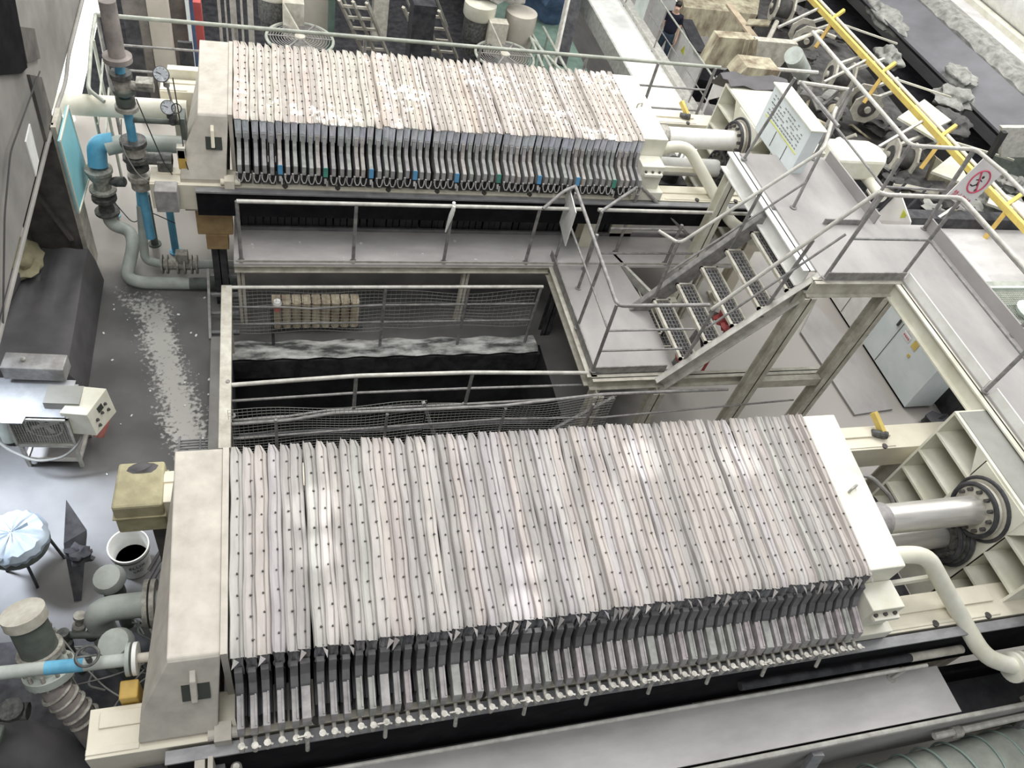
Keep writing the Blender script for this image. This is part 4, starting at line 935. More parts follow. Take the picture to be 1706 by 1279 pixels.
v = MB().tube((-1.20, 2.21, 1.98), (-1.20, 2.21, 2.10), .018, 10).build('valve_stem', 'valve', o, smooth=True)
MB().torus((-1.20, 2.21, 2.11), (0, 0, 1), .065, .010, 24, 8).bar((-1.265, 2.21, 2.11), (-1.135, 2.21, 2.11), .012, .008).build('handwheel', 'valve', v, smooth=True)
o = MB().rings([[(-.98 + a, 2.02 + b, z) for a, b in ((-.05, -.05), (.06, -.05), (.06, .07), (-.05, .07))] for z in (1.72, 1.76, 1.95)]).build('yellow_alarm', 'ochre', bevel=.012); tag(o, 'ochre yellow sensor box on the side of the nearest press head', 'sensor')
MB().box(-.95, -.92, 1.96, 2.0, 1.66, 1.80).build('sensor_tip', 'valve', o)
# capped pump motors
for (cx, cy, cz, lab) in ((-1.20, 2.62, 1.30, 'grey capped valve actuator between the two feed pipes, nearer the camera'), (-1.38, 3.36, .90, 'grey capped valve actuator behind the thick feed pipe')):
    o = MB().lathe([(.085, 0), (.085, .22), (.10, .22), (.10, .26)], (cx, cy, cz - .3), (0, 0, 1), 18).build('valve_actuator', 'pipe_dkgreen', smooth=True); tag(o, lab, 'actuator')
    MB().lathe([(.125, 0), (.13, .02), (.105, .09), (.03, .11), (.001, .11)], (cx, cy, cz - .04), (-.15, -.12, 1), 18).build('cap', 'pipe_grey', o, smooth=True)
    MB().tube((cx, cy, 0), (cx, cy, cz - .3), .06, 10).build('stem_pipe', 'pipe_dkgreen', o, smooth=True)
# big valve assembly at the left edge
o = thing('control_valve', 'large worn green-grey control valve with bolted flanges at the lower left', 'valve', (-1.75, 2.55, 0))
base = V((-1.61, 2.47, 1.30)); ax = (V((-1.74, 2.80, 2.0)) - base).normalized()
def st_(r, a, b, mm, nm, n=24): return MB().lathe([(.001, a), (r, a), (r, b), (.001, b)], base, ax, n).build(nm, mm, o, smooth=True)
st_(.17, -.02, .04, 'pipe_grey', 'flange'); st_(.11, .04, .18, 'pipe_grey', 'valve_body'); st_(.15, .18, .22, 'valve_lit', 'flange'); st_(.12, .22, .48, 'pipe_dkgreen', 'ribbed_bonnet'); st_(.14, .48, .56, 'oldpaint', 'top_cover')
x_, y_ = MB().frame(ax)
repeat(MB().tube(ax * -.05, ax * .09, .014, 6), 'flange_bolt', 'valve_lit', o, [base + (x_ * math.cos(i * math.pi / 5) + y_ * math.sin(i * math.pi / 5)) * .145 for i in range(10)], (0, 0, 0))
MB().path([(-1.61, 2.47, 1.32), (-1.56, 2.33, 1.22), (-1.45, 2.24, 1.0), (-1.42, 2.2, .5), (-1.42, 2.2, 0)], .095, 16, .15).build('wrapped_pipe', 'pipe_dust', o, smooth=True)
for q in range(5): MB().torus((-1.57 + q * .035, 2.35 - q * .03, 1.22 - q * .06), (.5, -.4, -.8), .10, .014, 20, 6).build('clamp_band', 'valve_lit', o, smooth=True)
o = thing('main_header', 'very large dusty dark grey pipe elbow at the bottom left corner', 'pipe', (-1.7, 1.9, 0))
MB().path([(-2.6, 2.22, .80), (-1.95, 2.18, .86), (-1.62, 2.05, .45), (-1.60, 2.0, -.0)], .20, 24, .3).build('elbow', 'tarp', o, smooth=True)
MB().tube((-2.0, 2.3, 1.12), (-1.76, 2.28, 1.12), .06, 12).lathe([(.08, 0), (.08, .05)], (-1.85, 2.28, 1.16), (0, 0, 1), 12).build('branch_fitting', 'valve', o, smooth=True)
o = MB().box(-2.25, -1.95, 2.0, 2.3, 1.2, 1.4).tube((-2.3, 2.15, 1.3), (-1.85, 2.1, 1.25), .06, 12).build('solenoid_box', 'pipe_dkgreen', bevel=.02); tag(o, 'dark green solenoid box at the left edge below the control valve', 'solenoid box')
o = thing('small_valve_cluster', 'cluster of small dusty valves behind the large control valve', 'valve cluster', (-1.7, 2.95, 0))
for i in range(5):
    c = V((-1.86 + .10 * i, 3.0 - .05 * (i % 3), .85 + .06 * (i % 2)))
    MB().lathe([(.035, -.1), (.05, -.09), (.05, -.04), (.03, -.02), (.03, .05), (.045, .06), (.045, .09)], c, (.2 * (i - 2), .2, 1), 12).build('small_valve', 'valve_lit' if i % 2 else 'valve', o, smooth=True)
MB().tube((-1.95, 2.98, .82), (-1.35, 2.9, .84), .03, 10).tube((-1.7, 2.96, 0), (-1.7, 2.96, .82), .035, 10).build('manifold', 'pipe_dkgreen', o, smooth=True)
# loose bundle of hoses on the floor and thin cables
rnd = random.Random(11)
for i in range(12):
    a = V((-1.55 + rnd.uniform(-.25, .25), 3.35 + rnd.uniform(-.25, .15), .03 + .02 * i)); pts = [a]
    for q in range(5): pts.append(pts[-1] + V((rnd.uniform(-.05, .17), rnd.uniform(-.16, .02), rnd.uniform(-.05, .06))))
    pts = [V((p.x, p.y, max(p.z, .02))) for p in pts]
    o = MB().path(pts, .009, 6, .05).build('loose_hose', 'cable' if i % 2 else 'pipe_dkgreen', smooth=True); tag(o, 'thin dusty hose lying in the tangle beside the nearest press head', 'hose', 'tangled hoses by the nearest press')
CB = [[(80, 1040), (110, 1110), (150, 1180), (205, 1225)], [(0, 1130), (70, 1128), (130, 1150), (165, 1185), (205, 1225)], [(170, 1215), (200, 1160), (240, 1115)], [(165, 1205), (215, 1150), (255, 1120)], [(90, 1045), (140, 1110), (180, 1150), (260, 1190)], [(110, 1050), (90, 1090), (110, 1140)], [(130, 1140), (190, 1125), (240, 1105)]]
for i, c in enumerate(CB):
    pts = [at(u, v, z=1.0 + .12 * math.sin(q * 1.7 + i)) for q, (u, v) in enumerate(c)]
    o = MB().path(pts, .006, 6, .12).build('thin_cable', 'cable', smooth=True); tag(o, 'thin grey cable drooping between the control valve and the nearest press', 'cable', 'cables at the lower left')
o = MB().box(-2.8, -.95, 1.0, 3.3, .004, .03).build('floor_shade_sheet', 'dark'); tag(o, 'dark sheet for the shade on the floor below the lower left pipework', 'floor plate')  # added dark sheet standing in for the shade under the pipes

# press supports on the left of each press
for oy, lab in ((5.66, 'brown wooden packing block under the farther press beam'),):
    MB().hbeam((-.6, 7.52, 0), (-.6, 7.52, .9), .16, .16, .012, (0, 1, 0)).build('support', 'dark', farp)
    o = MB().box(-.80, -.42, 7.42, 7.6, 1.12, 1.46).box(-.72, -.48, 7.42, 7.6, .90, 1.12).build('packing_block', 'wood', bevel=.01); tag(o, lab, 'packing block')
o = MB().box(-1.14, -.92, 7.12, 7.30, 1.66, 1.93).build('junction_box', 'steel', bevel=.01); tag(o, 'grey metal junction box under the left end of the farther press beam', 'junction box')
o = MB().box(-1.0, -.42, 1.50, 1.58, 1.2, 1.62).build('cover_sheet', 'channel'); tag(o, 'flat grey panel under the left end of the nearest press beam', 'panel')
o = MB().box(-.58, -.52, 1.50, 1.60, 1.3, 1.86).box(-.50, -.47, 1.46, 1.56, 1.25, 1.9).build('slotted_bracket', 'cream_dusty'); tag(o, 'cream slotted bracket below the nearest press head', 'bracket')
o = MB().path([(-.34, 1.50, 1.75), (-.34, 1.46, 1.35)], .026, 10).build('stub_post', 'cream_dusty', smooth=True); tag(o, 'short cream post below the nearest press beam', 'post')
MB().lathe([(.035, 0), (.035, .05), (.02, .07)], (-.34, 1.50, 1.74), (0, 0, 1), 12).build('cap', 'tap', o, smooth=True)

# ---- pipework at the farther press head
o = thing('discharge_pipe', 'thick pale pipe crossing to the farther press head with a blue elbow and U bend', 'pipe', (-1.8, 8.4, 0))
MB().path([(-2.6, 8.9, 1.75), (-.9, 8.9, 1.75)], .12, 20).build('cross_pipe', 'cream_pale', o, smooth=True)
MB().path([(-.9, 8.55, 1.52), (-1.55, 8.55, 1.52), (-1.78, 8.50, 1.48)], .10, 20, .15).build('cross_pipe', 'pipe_grey', o, smooth=True)
MB().path([(-1.70, 8.55, 1.52), (-1.88, 8.52, 1.50), (-1.90, 8.46, 1.25)], .105, 20, .2).build('blue_elbow', 'blue', o, smooth=True)
MB().lathe([(.10, 0), (.15, .0), (.15, .03), (.10, .04), (.09, .12), (.13, .2), (.13, .26), (.15, .26), (.15, .30)], (-1.90, 8.44, .92), (.0, .02, 1), 20).build('valve_body', 'valve_lit', o, smooth=True)
MB().lathe([(.04, 0), (.06, .06), (.06, .16), (.03, .18)], (-1.80, 8.42, 1.06), (1, -.1, .1), 14).build('actuator', 'valve', o, smooth=True)
MB().lathe([(.09, 0), (.14, 0), (.14, .03), (.09, .04), (.08, .14), (.10, .2), (.14, .2), (.14, .24)], (-1.90, 8.40, .62), (0, .03, 1), 20).build('valve_body', 'valve', o, smooth=True)
MB().path([(-1.90, 8.40, .68), (-1.89, 8.36, .46), (-1.68, 8.32, .42), (-1.62, 8.1, .40), (-1.72, 7.78, .12), (-1.55, 7.72, .10), (-.95, 7.70, .10)], .075, 16, .16).build('u_bend', 'pipe_grey', o, smooth=True)
MB().tube((-1.0, 7.70, .10), (-.45, 7.69, .10), .076, 16).build('floor_run', 'pipe_dkgreen', o, smooth=True)
o = thing('blue_riser', 'slim pipe with blue painted upper length running down to the floor valves', 'pipe', (-1.5, 8.2, 0))
MB().path([(-1.42, 8.20, 1.62), (-1.46, 8.12, .95)], .045, 14).build('blue_length', 'blue', o, smooth=True)
MB().path([(-1.46, 8.12, .96), (-1.50, 8.02, .42), (-1.50, 7.95, .25), (-1.30, 7.92, .22)], .052, 14, .08).build('pipe_body', 'pipe_grey', o, smooth=True)
for i, x in enumerate((-1.32, -1.26, -1.14, -1.06, -.98, -.92)): MB().lathe([(.05, 0), (.12, 0), (.12, .02), (.05, .02)], (x, 7.92, .22), (1, 0, 0), 20).build('flange', 'valve_lit', o, smooth=True)
MB().tube((-1.3, 7.92, .22), (-.9, 7.92, .22), .07, 14).box(-1.14, -1.0, 7.86, 7.98, .28, .42).build('flow_meter', 'valve_lit', o, bevel=.01)
MB().tube((-.9, 7.92, .22), (-.42, 7.92, .22), .055, 14).build('pipe_body', 'pipe_grey', o, smooth=True)
for (x, y, z0, z1, lab) in ((-1.99, 9.1, 0, .95, 'short blue pipe leg near the window wall'), (-1.20, 8.4, 0, 1.3, 'blue pipe leg beside the grey junction box'), (-1.46, 8.55, 0, .8, 'dark pipe stub behind the blue riser')):
    o = MB().tube((x, y, z0), (x, y, z1), .045, 12).lathe([(.08, 0), (.08, .015)], (x, y, z0), (0, 0, 1), 12).build('upright_pipe', 'pipe_dkgreen' if 'dark' in lab else 'blue', smooth=True); tag(o, lab, 'pipe')
# vertical valve stack
o = thing('valve_stack', 'tall stack of dark control valves left of the farther press head', 'valve', (-1.35, 7.6, 0))
ax = (-.02, -.03, 1)
def stk(r, z0, z1, mm, nm, x=-1.33, y=7.62): return MB().lathe([(.001, 0), (r, 0), (r, z1 - z0), (.001, z1 - z0)], (x, y, z0), (0, 0, 1), 20).build(nm, mm, o, smooth=True)
stk(.045, 1.85, 3.4, 'blue', 'riser_pipe'); stk(.13, 3.05, 3.10, 'pipe_dust', 'ring_flange'); stk(.075, 3.10, 3.62, 'pipe_dust', 'actuator_cylinder')
stk(.10, 2.88, 2.93, 'valve', 'flange'); stk(.08, 2.76, 2.92, 'valve_lit', 'valve_body'); stk(.10, 2.72, 2.76, 'pipe_dkgreen', 'flange'); stk(.09, 2.60, 2.68, 'pipe_dkgreen', 'flange'); stk(.11, 2.54, 2.58, 'valve_lit', 'flange')
stk(.13, 2.14, 2.19, 'valve', 'flange'); stk(.10, 2.02, 2.14, 'valve_lit', 'valve_body'); stk(.13, 1.96, 2.0, 'valve', 'flange'); stk(.11, 1.84, 1.9, 'valve', 'flange'); stk(.12, 1.72, 1.77, 'valve_lit', 'flange'); stk(.10, 1.6, 1.72, 'valve_lit', 'valve_body'); stk(.05, .9, 1.6, 'blue', 'lower_pipe')
MB().tube((-1.28, 7.62, 2.80), (-1.05, 7.60, 2.80), .045, 14).box(-1.2, -1.05, 7.53, 7.66, 2.84, 2.88).build('side_actuator', 'valve_lit', o, smooth=True)
MB().tube((-1.26, 7.6, 1.98), (-.98, 7.6, 1.98), .06, 14).box(-1.12, -.98, 7.5, 7.7, 1.90, 2.0).build('side_actuator', 'valve', o, smooth=True)
MB().tube((-1.33, 7.62, 2.42), (-.80, 7.62, 2.42), .028, 12).box(-.84, -.80, 7.52, 7.72, 2.28, 2.52).build('branch_pipe', 'pipe_dkgreen', o)
# pressure gauges
o = thing('pressure_gauge', 'round pressure gauge with pale dial standing above the farther press inlet', 'gauge', (-.95, 7.6, 0))
def gauge(c, r, par):
    nrm = (V((0, 0, 7.35)) - V(c)).normalized() * .4 + V((0, -.8, .5)); nrm.normalize()
    d = MB().lathe([(.001, -.03), (r, -.03), (r, .01), (r * .9, .014)], c, nrm, 28).build('gauge_case', 'valve', par, smooth=True)
    MB().lathe([(.001, 0), (r * .88, 0)], V(c) + nrm * .016, nrm, 28).build('dial', 'glass', d)
    x_, y_ = MB().frame(nrm); q = V(c) + nrm * .019
    n_ = MB().bar(q, q + x_ * r * .55 + y_ * r * .25, .006, .002, nrm)
    for i in range(9):
        t = i * .6 - .9; u_ = x_ * math.cos(t) + y_ * math.sin(t); n_.bar(q + u_ * r * .66, q + u_ * r * .8, .004, .002, nrm)
    n_.build('needle', 'ink', d)
gauge((-.96, 7.55, 2.98), .075, o)
MB().tube((-.93, 7.58, 2.90), (-.88, 7.6, 2.45), .012, 8).lathe([(.03, 0), (.03, .05)], (-.93, 7.58, 2.84), (.1, 0, 1), 10).build('stem', 'valve_lit', o, smooth=True)
o = thing('pressure_gauge', 'lower pressure gauge with pale dial and small handwheel beside the farther press', 'gauge', (-.92, 7.6, 0))
gauge((-.94, 7.56, 2.62), .072, o)
MB().torus((-.86, 7.52, 2.64), (0, -1, .5), .045, .006, 20, 6).build('handwheel', 'valve', o, smooth=True)
MB().lathe([(.03, 0), (.03, .07), (.05, .08), (.05, .13)], (-.92, 7.58, 2.42), (0, 0, 1), 12).build('stem', 'valve', o, smooth=True)
o = MB().box(-.90, -.82, 7.40, 7.48, 2.0, 2.24).build('yellow_sensor', 'ochre', bevel=.008); tag(o, 'ochre yellow sensor box on the farther press head', 'sensor')
MB().box(-.90, -.82, 7.40, 7.48, 2.14, 2.26).build('sensor_cover', 'oldpaint', o)
for i, pts in enumerate([[(-1.22, 7.55, 2.7), (-1.12, 7.5, 2.3), (-1.05, 7.5, 2.0), (-.98, 7.45, 1.9)], [(-1.38, 7.5, 2.5), (-1.42, 7.45, 2.2), (-1.3, 7.4, 1.9), (-1.15, 7.4, 1.8)], [(-.86, 7.55, 2.95), (-.84, 7.5, 2.5), (-.83, 7.4, 2.1), (-.80, 7.4, 1.95)], [(-1.8, 8.3, .9), (-1.6, 8.2, .6), (-1.4, 8.1, .9), (-1.1, 8.0, .8)]]):
    o = MB().path(pts, .006, 6, .12).build('thin_cable', 'cable_dark' if i != 1 else 'cable', smooth=True); tag(o, 'thin cable hanging on the valve stack of the farther press', 'cable', 'cables at the farther press head')
o = MB().box(-1.12, -.75, 9.4, 9.5, 0.3, 1.98).build('pale_screen', 'cream_pale'); tag(o, 'pale cream panel behind the farther press head', 'panel')
# grating ladder leaning beside the floor valves
o = thing('small_steel_frame', 'low dark steel step frame beside the floor valves', 'step frame', (-.6, 7.2, 0))
for k in range(4): MB().box(-.74, -.42, 6.9 + k * .2, 6.94 + k * .2, .02 + k * .12, .05 + k * .12).build('rung', 'channel', o)
MB().bar((-.75, 6.85, 0), (-.75, 7.55, .48), .03, .05).build('side_rail', 'rail', o)
# powder fragments
rnd = random.Random(21)
for i in range(26):
    x, y = rnd.uniform(-2.0, -.7), rnd.uniform(4.2, 7.6); s = rnd.uniform(.008, .022)
    o = MB().obox((x, y, .006), s * rnd.uniform(1, 2.2), s, .012, rnd.uniform(0, 3)).build('paper_scrap', 'white'); tag(o, 'tiny white scrap lying on the dark floor', 'scrap', 'white scraps on the floor')
for i in range(12):
    x, y = rnd.uniform(-.3, 3.2), rnd.uniform(7.1, 7.5); s = rnd.uniform(.008, .02)
    o = MB().obox((x, y, 1.057), s * 2, s, .012, rnd.uniform(0, 3)).build('paper_scrap', 'white'); tag(o, 'tiny white scrap lying on the farther walkway', 'scrap', 'white scraps on the walkway')
# floor drain grate
g = MB()
for i in range(14): g.box(-1.02, -.62, 4.90 + i * .035, 4.912 + i * .035, .004, .016)
g.box(-1.04, -1.02, 4.88, 5.4, .002, .018).box(-.62, -.60, 4.88, 5.4, .002, .018).box(-.83, -.81, 4.88, 5.4, .002, .018)
o = g.build('floor_grate', 'channel'); tag(o, 'rectangular slotted floor grate left of the pit', 'grate')

# ================================================================== RIGHT OF THE NEAREST PRESS
o = thing('outlet_pipe', 'glossy cream swan-neck pipe leaving the nearest press follower plate', 'pipe', (5.3, 1.8, 1.5))
MB().path([(4.58, 2.18, 2.16), (4.80, 2.12, 2.36), (5.02, 2.08, 2.36), (5.48, 1.70, 1.88), (5.62, 1.40, 1.74), (5.95, 1.30, 1.64), (6.25, 1.28, 1.62)], .072, 20, .14).build('pipe_body', 'cream_pale', o, smooth=True)
for x in (5.93, 6.0): MB().lathe([(.07, 0), (.13, 0), (.13, .035), (.07, .035)], (x, 1.30, 1.64), (1, -.03, -.05), 24).build('flange', 'cream_pale', o, smooth=True)
MB().lathe([(.10, 0), (.12, .1), (.12, .35)], (6.05, 1.30, 1.64), (1, 0, 0), 20).build('valve_body', 'cream_pale', o, smooth=True)
MB().bar((4.62, 1.98, 2.12), (5.25, 2.0, 2.10), .03, .06).build('support_arm', 'cream_pale', o)
cache_kids(o); far_pipe = copy_tree(o); far_pipe.location = V(o.location) + V((0.02, 5.66, 0)); far_pipe['label'] = 'glossy cream swan-neck pipe leaving the farther press follower plate'
# wrapped duct in the lower right corner
o = thing('wrapped_duct', 'large grey-green duct bound with wire loops in the bottom right corner', 'duct', (5.8, .5, 0))
MB().path([(4.2, .50, .40), (4.6, .58, .66), (5.4, .62, .76), (6.6, .66, .80), (8.4, .70, .82)], .34, 28, .3).build('duct_body', 'greygreen_duct', o, smooth=True)
for i in range(9):
    x = 4.55 + i * .26; t_ = min(1, max(0, (x - 4.6) / .8)); MB().torus((x, .58 + .04 * t_ + .015 * max(0, x - 5.4), .66 + .10 * t_ + .015 * max(0, x - 5.4)), (1, .12 * math.sin(i * 2.1), .12), .362, .010, 36, 6).build('wire_loop', 'wire', o, smooth=True)
o = MB().path([(5.3, .99, 1.10), (6.4, 1.0, 1.13), (7.8, 1.0, 1.13)], .03, 8).build('thin_pipe', 'rail_lit', smooth=True); tag(o, 'thin pale pipe running above the wrapped duct', 'pipe')
MB().lathe([(.05, 0), (.05, .08), (.035, .1)], (5.5, .99, 1.10), (1, 0, 0), 12).build('coupling', 'tap', o, smooth=True)

# electrical cabinets on the floor behind the press
C1 = MB().box(8.40, 8.88, 5.24, 6.47, .04, 1.0).build('electrical_cabinet', 'bluewhite', bevel=.008); tag(C1, 'pale blue-white electrical cabinet with warning labels beside the walkway column', 'cabinet')
MB().box(8.42, 8.86, 5.27, 6.45, 0, .04).build('plinth', 'black', C1)
MB().box(8.394, 8.40, 6.105, 6.111, .06, .98).build('door_gap', 'bolt', C1)
MB().box(8.375, 8.40, 6.16, 6.19, .72, .88).build('door_handle', 'bolt', C1, bevel=.004)
lb = MB(); lb.prism([(8.397, 6.02, .80), (8.397, 5.88, .80), (8.397, 5.95, .91)], (-.002, 0, 0)).build('warning_triangle', 'signwhite', C1)
MB().prism([(8.394, 5.975, .815), (8.394, 5.955, .84), (8.394, 5.97, .84), (8.394, 5.95, .875), (8.394, 5.935, .87), (8.394, 5.948, .845), (8.394, 5.93, .845)], (-.001, 0, 0)).build('bolt_symbol', 'ink', C1)
MB().box(8.395, 8.40, 5.86, 6.03, .69, .77).build('danger_label', 'signwhite', C1)
text_mesh(None, '有电危险', .034, Matrix.Translation((8.3935, 5.945, .73)) @ Matrix(((0, 0, -1, 0), (-1, 0, 0, 0), (0, 1, 0, 0), (0, 0, 0, 1))), 'red_lettering', 'signred', C1)
MB().box(8.394, 8.40, 5.70, 5.80, .70, .90).build('yellow_sticker', 'yellow', C1)
MB().box(8.394, 8.40, 5.70, 5.75, .56, .61).build('yellow_sticker', 'yellow', C1)
C2 = MB().box(8.36, 8.86, 6.62, 7.6, .04, 1.04).build('electrical_cabinet', 'white', bevel=.008); tag(C2, 'bright white cabinet behind the column, next to the blue-white labelled one', 'cabinet')
MB().box(8.38, 8.84, 6.64, 7.58, 0, .04).build('plinth', 'black', C2)
MB().box(8.354, 8.36, 7.1, 7.106, .06, 1.0).build('door_gap', 'bolt', C2)
for (q, lab) in (([(7.50, 5.84), (7.53, 5.17), (8.20, 5.23), (8.27, 6.47)], 'loose pale checker steel plate on the floor in front of the blue-white cabinet'), ([(7.45, 6.72), (7.49, 6.08), (8.05, 6.50), (8.16, 6.68), (8.0, 7.3)], 'second loose steel plate on the floor, behind the other near the stairs'), ([(7.0, 7.9), (7.5, 7.2), (8.1, 7.9), (7.9, 8.6)], 'third floor plate lying beyond the platform column')):
    o = MB().prism([(x, y, .005) for x, y in q], (0, 0, .03)).build('floor_plate', 'deck'); tag(o, lab, 'plate')
o = MB().box(9.0, 9.6, 5.0, 5.9, .0, .5).tube((9.1, 4.8, .3), (9.6, 4.9, .3), .12, 12).build('dark_machine', 'dark'); tag(o, 'dark greenish machine block beside the end of the cabinet', 'machine')
o = MB().blob((8.75, 4.95, .10), .22, .10, .10, .3, 2, 5).build('black_rag', 'rubber', smooth=True); tag(o, 'black crumpled rag on the floor below the cabinet', 'rag')
# things below the stairs
o = MB().blob((5.55, 6.1, .95), .14, .12, .12, .4, 3, 6).tube((5.5, 6.0, 0), (5.5, 6.0, .9), .02, 8).build('red_cover', 'red', smooth=True); tag(o, 'dark red cover glimpsed through the stair treads', 'cover')
o = MB().torus((4.95, 5.85, .55), (.3, -.3, 1), .09, .02, 20, 8).build('pink_ring', 'redpink', smooth=True); tag(o, 'pink and white ring under the stairs', 'ring')
MB().tube((4.95, 5.85, 0), (4.95, 5.85, .55), .03, 8).build('stem', 'rail_lit', o)
o = MB().tube((5.2, 6.2, .0), (5.45, 6.3, .95), .06, 12).build('grey_pipe', 'rail', smooth=True); tag(o, 'grey pipe rising under the middle of the stairs', 'pipe')
o = MB().box(4.4, 5.3, 6.9, 7.0, .25, .5).build('cable_tray', 'cream_pale'); tag(o, 'cream tray under the back of the staircase', 'tray')

# cabinet board standing at the farther thrust frame (covered with small illegible lines)
o = thing('control_cabinet', 'white control panel board with small printed lines standing at the farther thrust frame', 'panel', (6.0, 7.35, 2.6))
MB().box(5.93, 6.10, 6.88, 7.88, 2.60, 3.22).build('cabinet_body', 'bluewhite', o, bevel=.006)
k = MB(); rnd = random.Random(2)
for i in range(6):
    z = 3.12 - i * .045
    for j in range(14):
        if rnd.random() < .8: k.box(5.925, 5.93, 7.0 + j * .058, 7.03 + j * .058 + rnd.random() * .015, z, z + .012)
k.build('printed_lines', 'channel', o)
for y in (7.15, 7.45): MB().box(5.925, 5.93, y, y + .008, 2.64, 2.84).build('seam', 'bolt', o)
MB().box(5.925, 5.93, 6.95, 7.8, 2.86, 2.87).build('green_strip', 'signyellow', o)
MB().box(5.9, 6.12, 6.86, 7.9, 3.22, 3.235).build('rim', 'cream_pale', o)
o = MB().rings([[(9.25, 9.75, z), (10.2, 9.75, z), (10.35, 9.95, z), (10.35, 10.25, z), (10.2, 10.42, z), (9.25, 10.42, z)] for z in (.6, 1.0)]).build('cream_housing', 'cream_pale', bevel=.05); tag(o, 'rounded cream housing behind the upper platform', 'housing')
MB().box(9.2, 10.3, 9.9, 10.3, 0, .6).build('base', 'dark', o)
# small white board with yellow triangle
o = MB().prism([(9.55, 8.55, 1.25), (9.75, 8.2, .95), (9.95, 8.2, .55), (9.5, 8.75, .55)], (.03, .02, 0)).build('warning_board', 'signwhite'); tag(o, 'small white board with a yellow warning triangle beyond the platform', 'sign')
P0 = [at(1503, 346, y=8.35), at(1497, 360, y=8.35), at(1510, 359, y=8.35)]
MB().prism([(p.x, p.y - .05, p.z) for p in P0], (0, .01, 0)).build('yellow_triangle', 'signyellow', o)
for x in (9.2, 9.7): MB().bar((x, 8.6, 0), (x + .4, 8.6, 1.4), .03, .03).build('stand', 'dark', o)

# floor extension bay on the right with green patch, dark edge beam
struct(MB().box(9.8, 18, -5, 9.25, -.15, 0).build('floor_right', 'deck_far'))
o = MB().box(8.8, 18, 9.25, 9.5, .0, .22).build('dark_edge_beam', 'dark'); tag(o, 'long dark beam between the right bay floor and the muddy trough', 'beam')
o = MB().box(10.9, 11.9, 6.6, 8.6, .003, .02).build('green_floor_patch', 'palegreen'); tag(o, 'pale green painted plate on the right bay floor', 'plate')
o = thing('cooling_unit', 'pale green cooling machine with round grille at the right edge', 'machine', (10.6, 6.2, 0))
MB().box(10.0, 11.3, 5.6, 7.0, 0, .8).build('casing', 'rail_green', o, bevel=.02)
for i in range(4): MB().box(9.95, 11.35, 5.7 + i * .36, 5.74 + i * .36, .8, .86).build('rib', 'palegreen', o)
g = MB()
for i in range(26): g.box(10.15 + i * .04, 10.155 + i * .04, 5.7, 6.7, .87, .88)
for i in range(24): g.box(10.15, 11.2, 5.72 + i * .042, 5.725 + i * .042, .87, .88)
g.build('mesh_guard', 'rail_green', o)
MB().lathe([(.22, 0), (.24, .06), (.10, .12), (.001, .13)], (10.7, 6.2, .88), (0, 0, 1), 20).build('fan_hub', 'palegreen', o, smooth=True)
for i in range(5):
    o = MB().bar((8.2 + .05 * i, 8.2 - i * .02, .3), (8.8, 7.6 - .1 * i, 1.1), .04, .03).build('leaning_bar', 'rail' if i % 2 else 'dark'); tag(o, 'thin bar leaning behind the back handrail of the platform, %s from the left' % ORD[i + 1], 'bar', 'bars beyond the platform')

# ================================================================== BEHIND THE FARTHER PRESS
railing('long pale-green handrail behind the farther press', [[(-1.96, 10.33, 2.10), (6.72, 10.38, 2.10)]],
        [((x, 10.35, 0), (x, 10.35, 2.10)) for x in (-1.95, -.35, 1.3, 2.9, 4.5, 5.65, 6.62)],
        [[(-1.9, 10.35, 1.72), (6.65, 10.37, 1.72)], [(-1.9, 10.35, 1.38), (6.65, 10.37, 1.36)]], ('rail_green', 'rail'), .026)
railing('short pale handrail by the window wall left of the valve stack', [[(-1.96, 10.33, 2.10), (-1.98, 9.9, 2.0), (-1.92, 8.9, 1.95), (-1.75, 8.75, 1.9)]],
        [((-1.96, 9.9, 0), (-1.96, 9.9, 2.0)), ((-1.92, 8.95, 0), (-1.92, 8.95, 1.95))], [[(-1.95, 10.2, 1.6), (-1.9, 8.9, 1.5)], [(-1.95, 10.2, 1.2), (-1.9, 8.9, 1.1)]], ('rail_green', 'rail_green'), .022)
def vbox(u0, u1, v0, y, d, zb, m, name, lab, cat, kind=None):
    """upright block: left/right pixel columns at row v0 on plane y, down to height zb"""
    a, b = at(u0, v0, y=y), at(u1, v0, y=y)
    o = MB().box(a.x, b.x, y, y + d, zb, max(a.z, b.z)).build(name, m); tag(o, lab, cat); return o
vbox(238, 272, -30, 11.6, .35, -2.85, 'beige', 'concrete_column', 'pale beige concrete column behind the farther press head', 'column')
vbox(275, 303, -30, 12.2, .4, -2.85, 'col_dark', 'concrete_column', 'brownish column just right of the pale beige one', 'column')
vbox(196, 236, -30, 12.0, .1, -2.85, 'col_dark', 'steel_column', 'brown steel column left of the pale beige one', 'column')
vbox(508, 548, -40, 17.2, .6, -2.85, 'beige', 'concrete_column', 'broad cream column behind the left round pulley guard', 'column')
vbox(549, 560, -40, 17.0, .2, -2.85, 'green', 'green_post', 'slim green post beside the broad cream column', 'post')
vbox(588, 626, -40, 20, .2, -.6, 'palegreen', 'pale_green_screen', 'pale green panel at the top behind the ladders', 'panel')
vbox(626, 652, -40, 20, .4, -2.85, 'oldpaint', 'grey_column', 'grey column right of the pale green panel', 'column')
vbox(303, 309, -40, 11.5, .05, -2.0, 'bluewhite', 'white_pipe', 'white and blue upright pipe left of the red box', 'pipe')
vbox(310, 316, -40, 11.6, .05, -2.0, 'bluetarp', 'blue_pipe', 'dark blue upright pipe left of the red box', 'pipe')
o = vbox(312, 334, 5, 12.0, .2, .70, 'red', 'red_box', 'faded red box hanging behind the farther press', 'box')
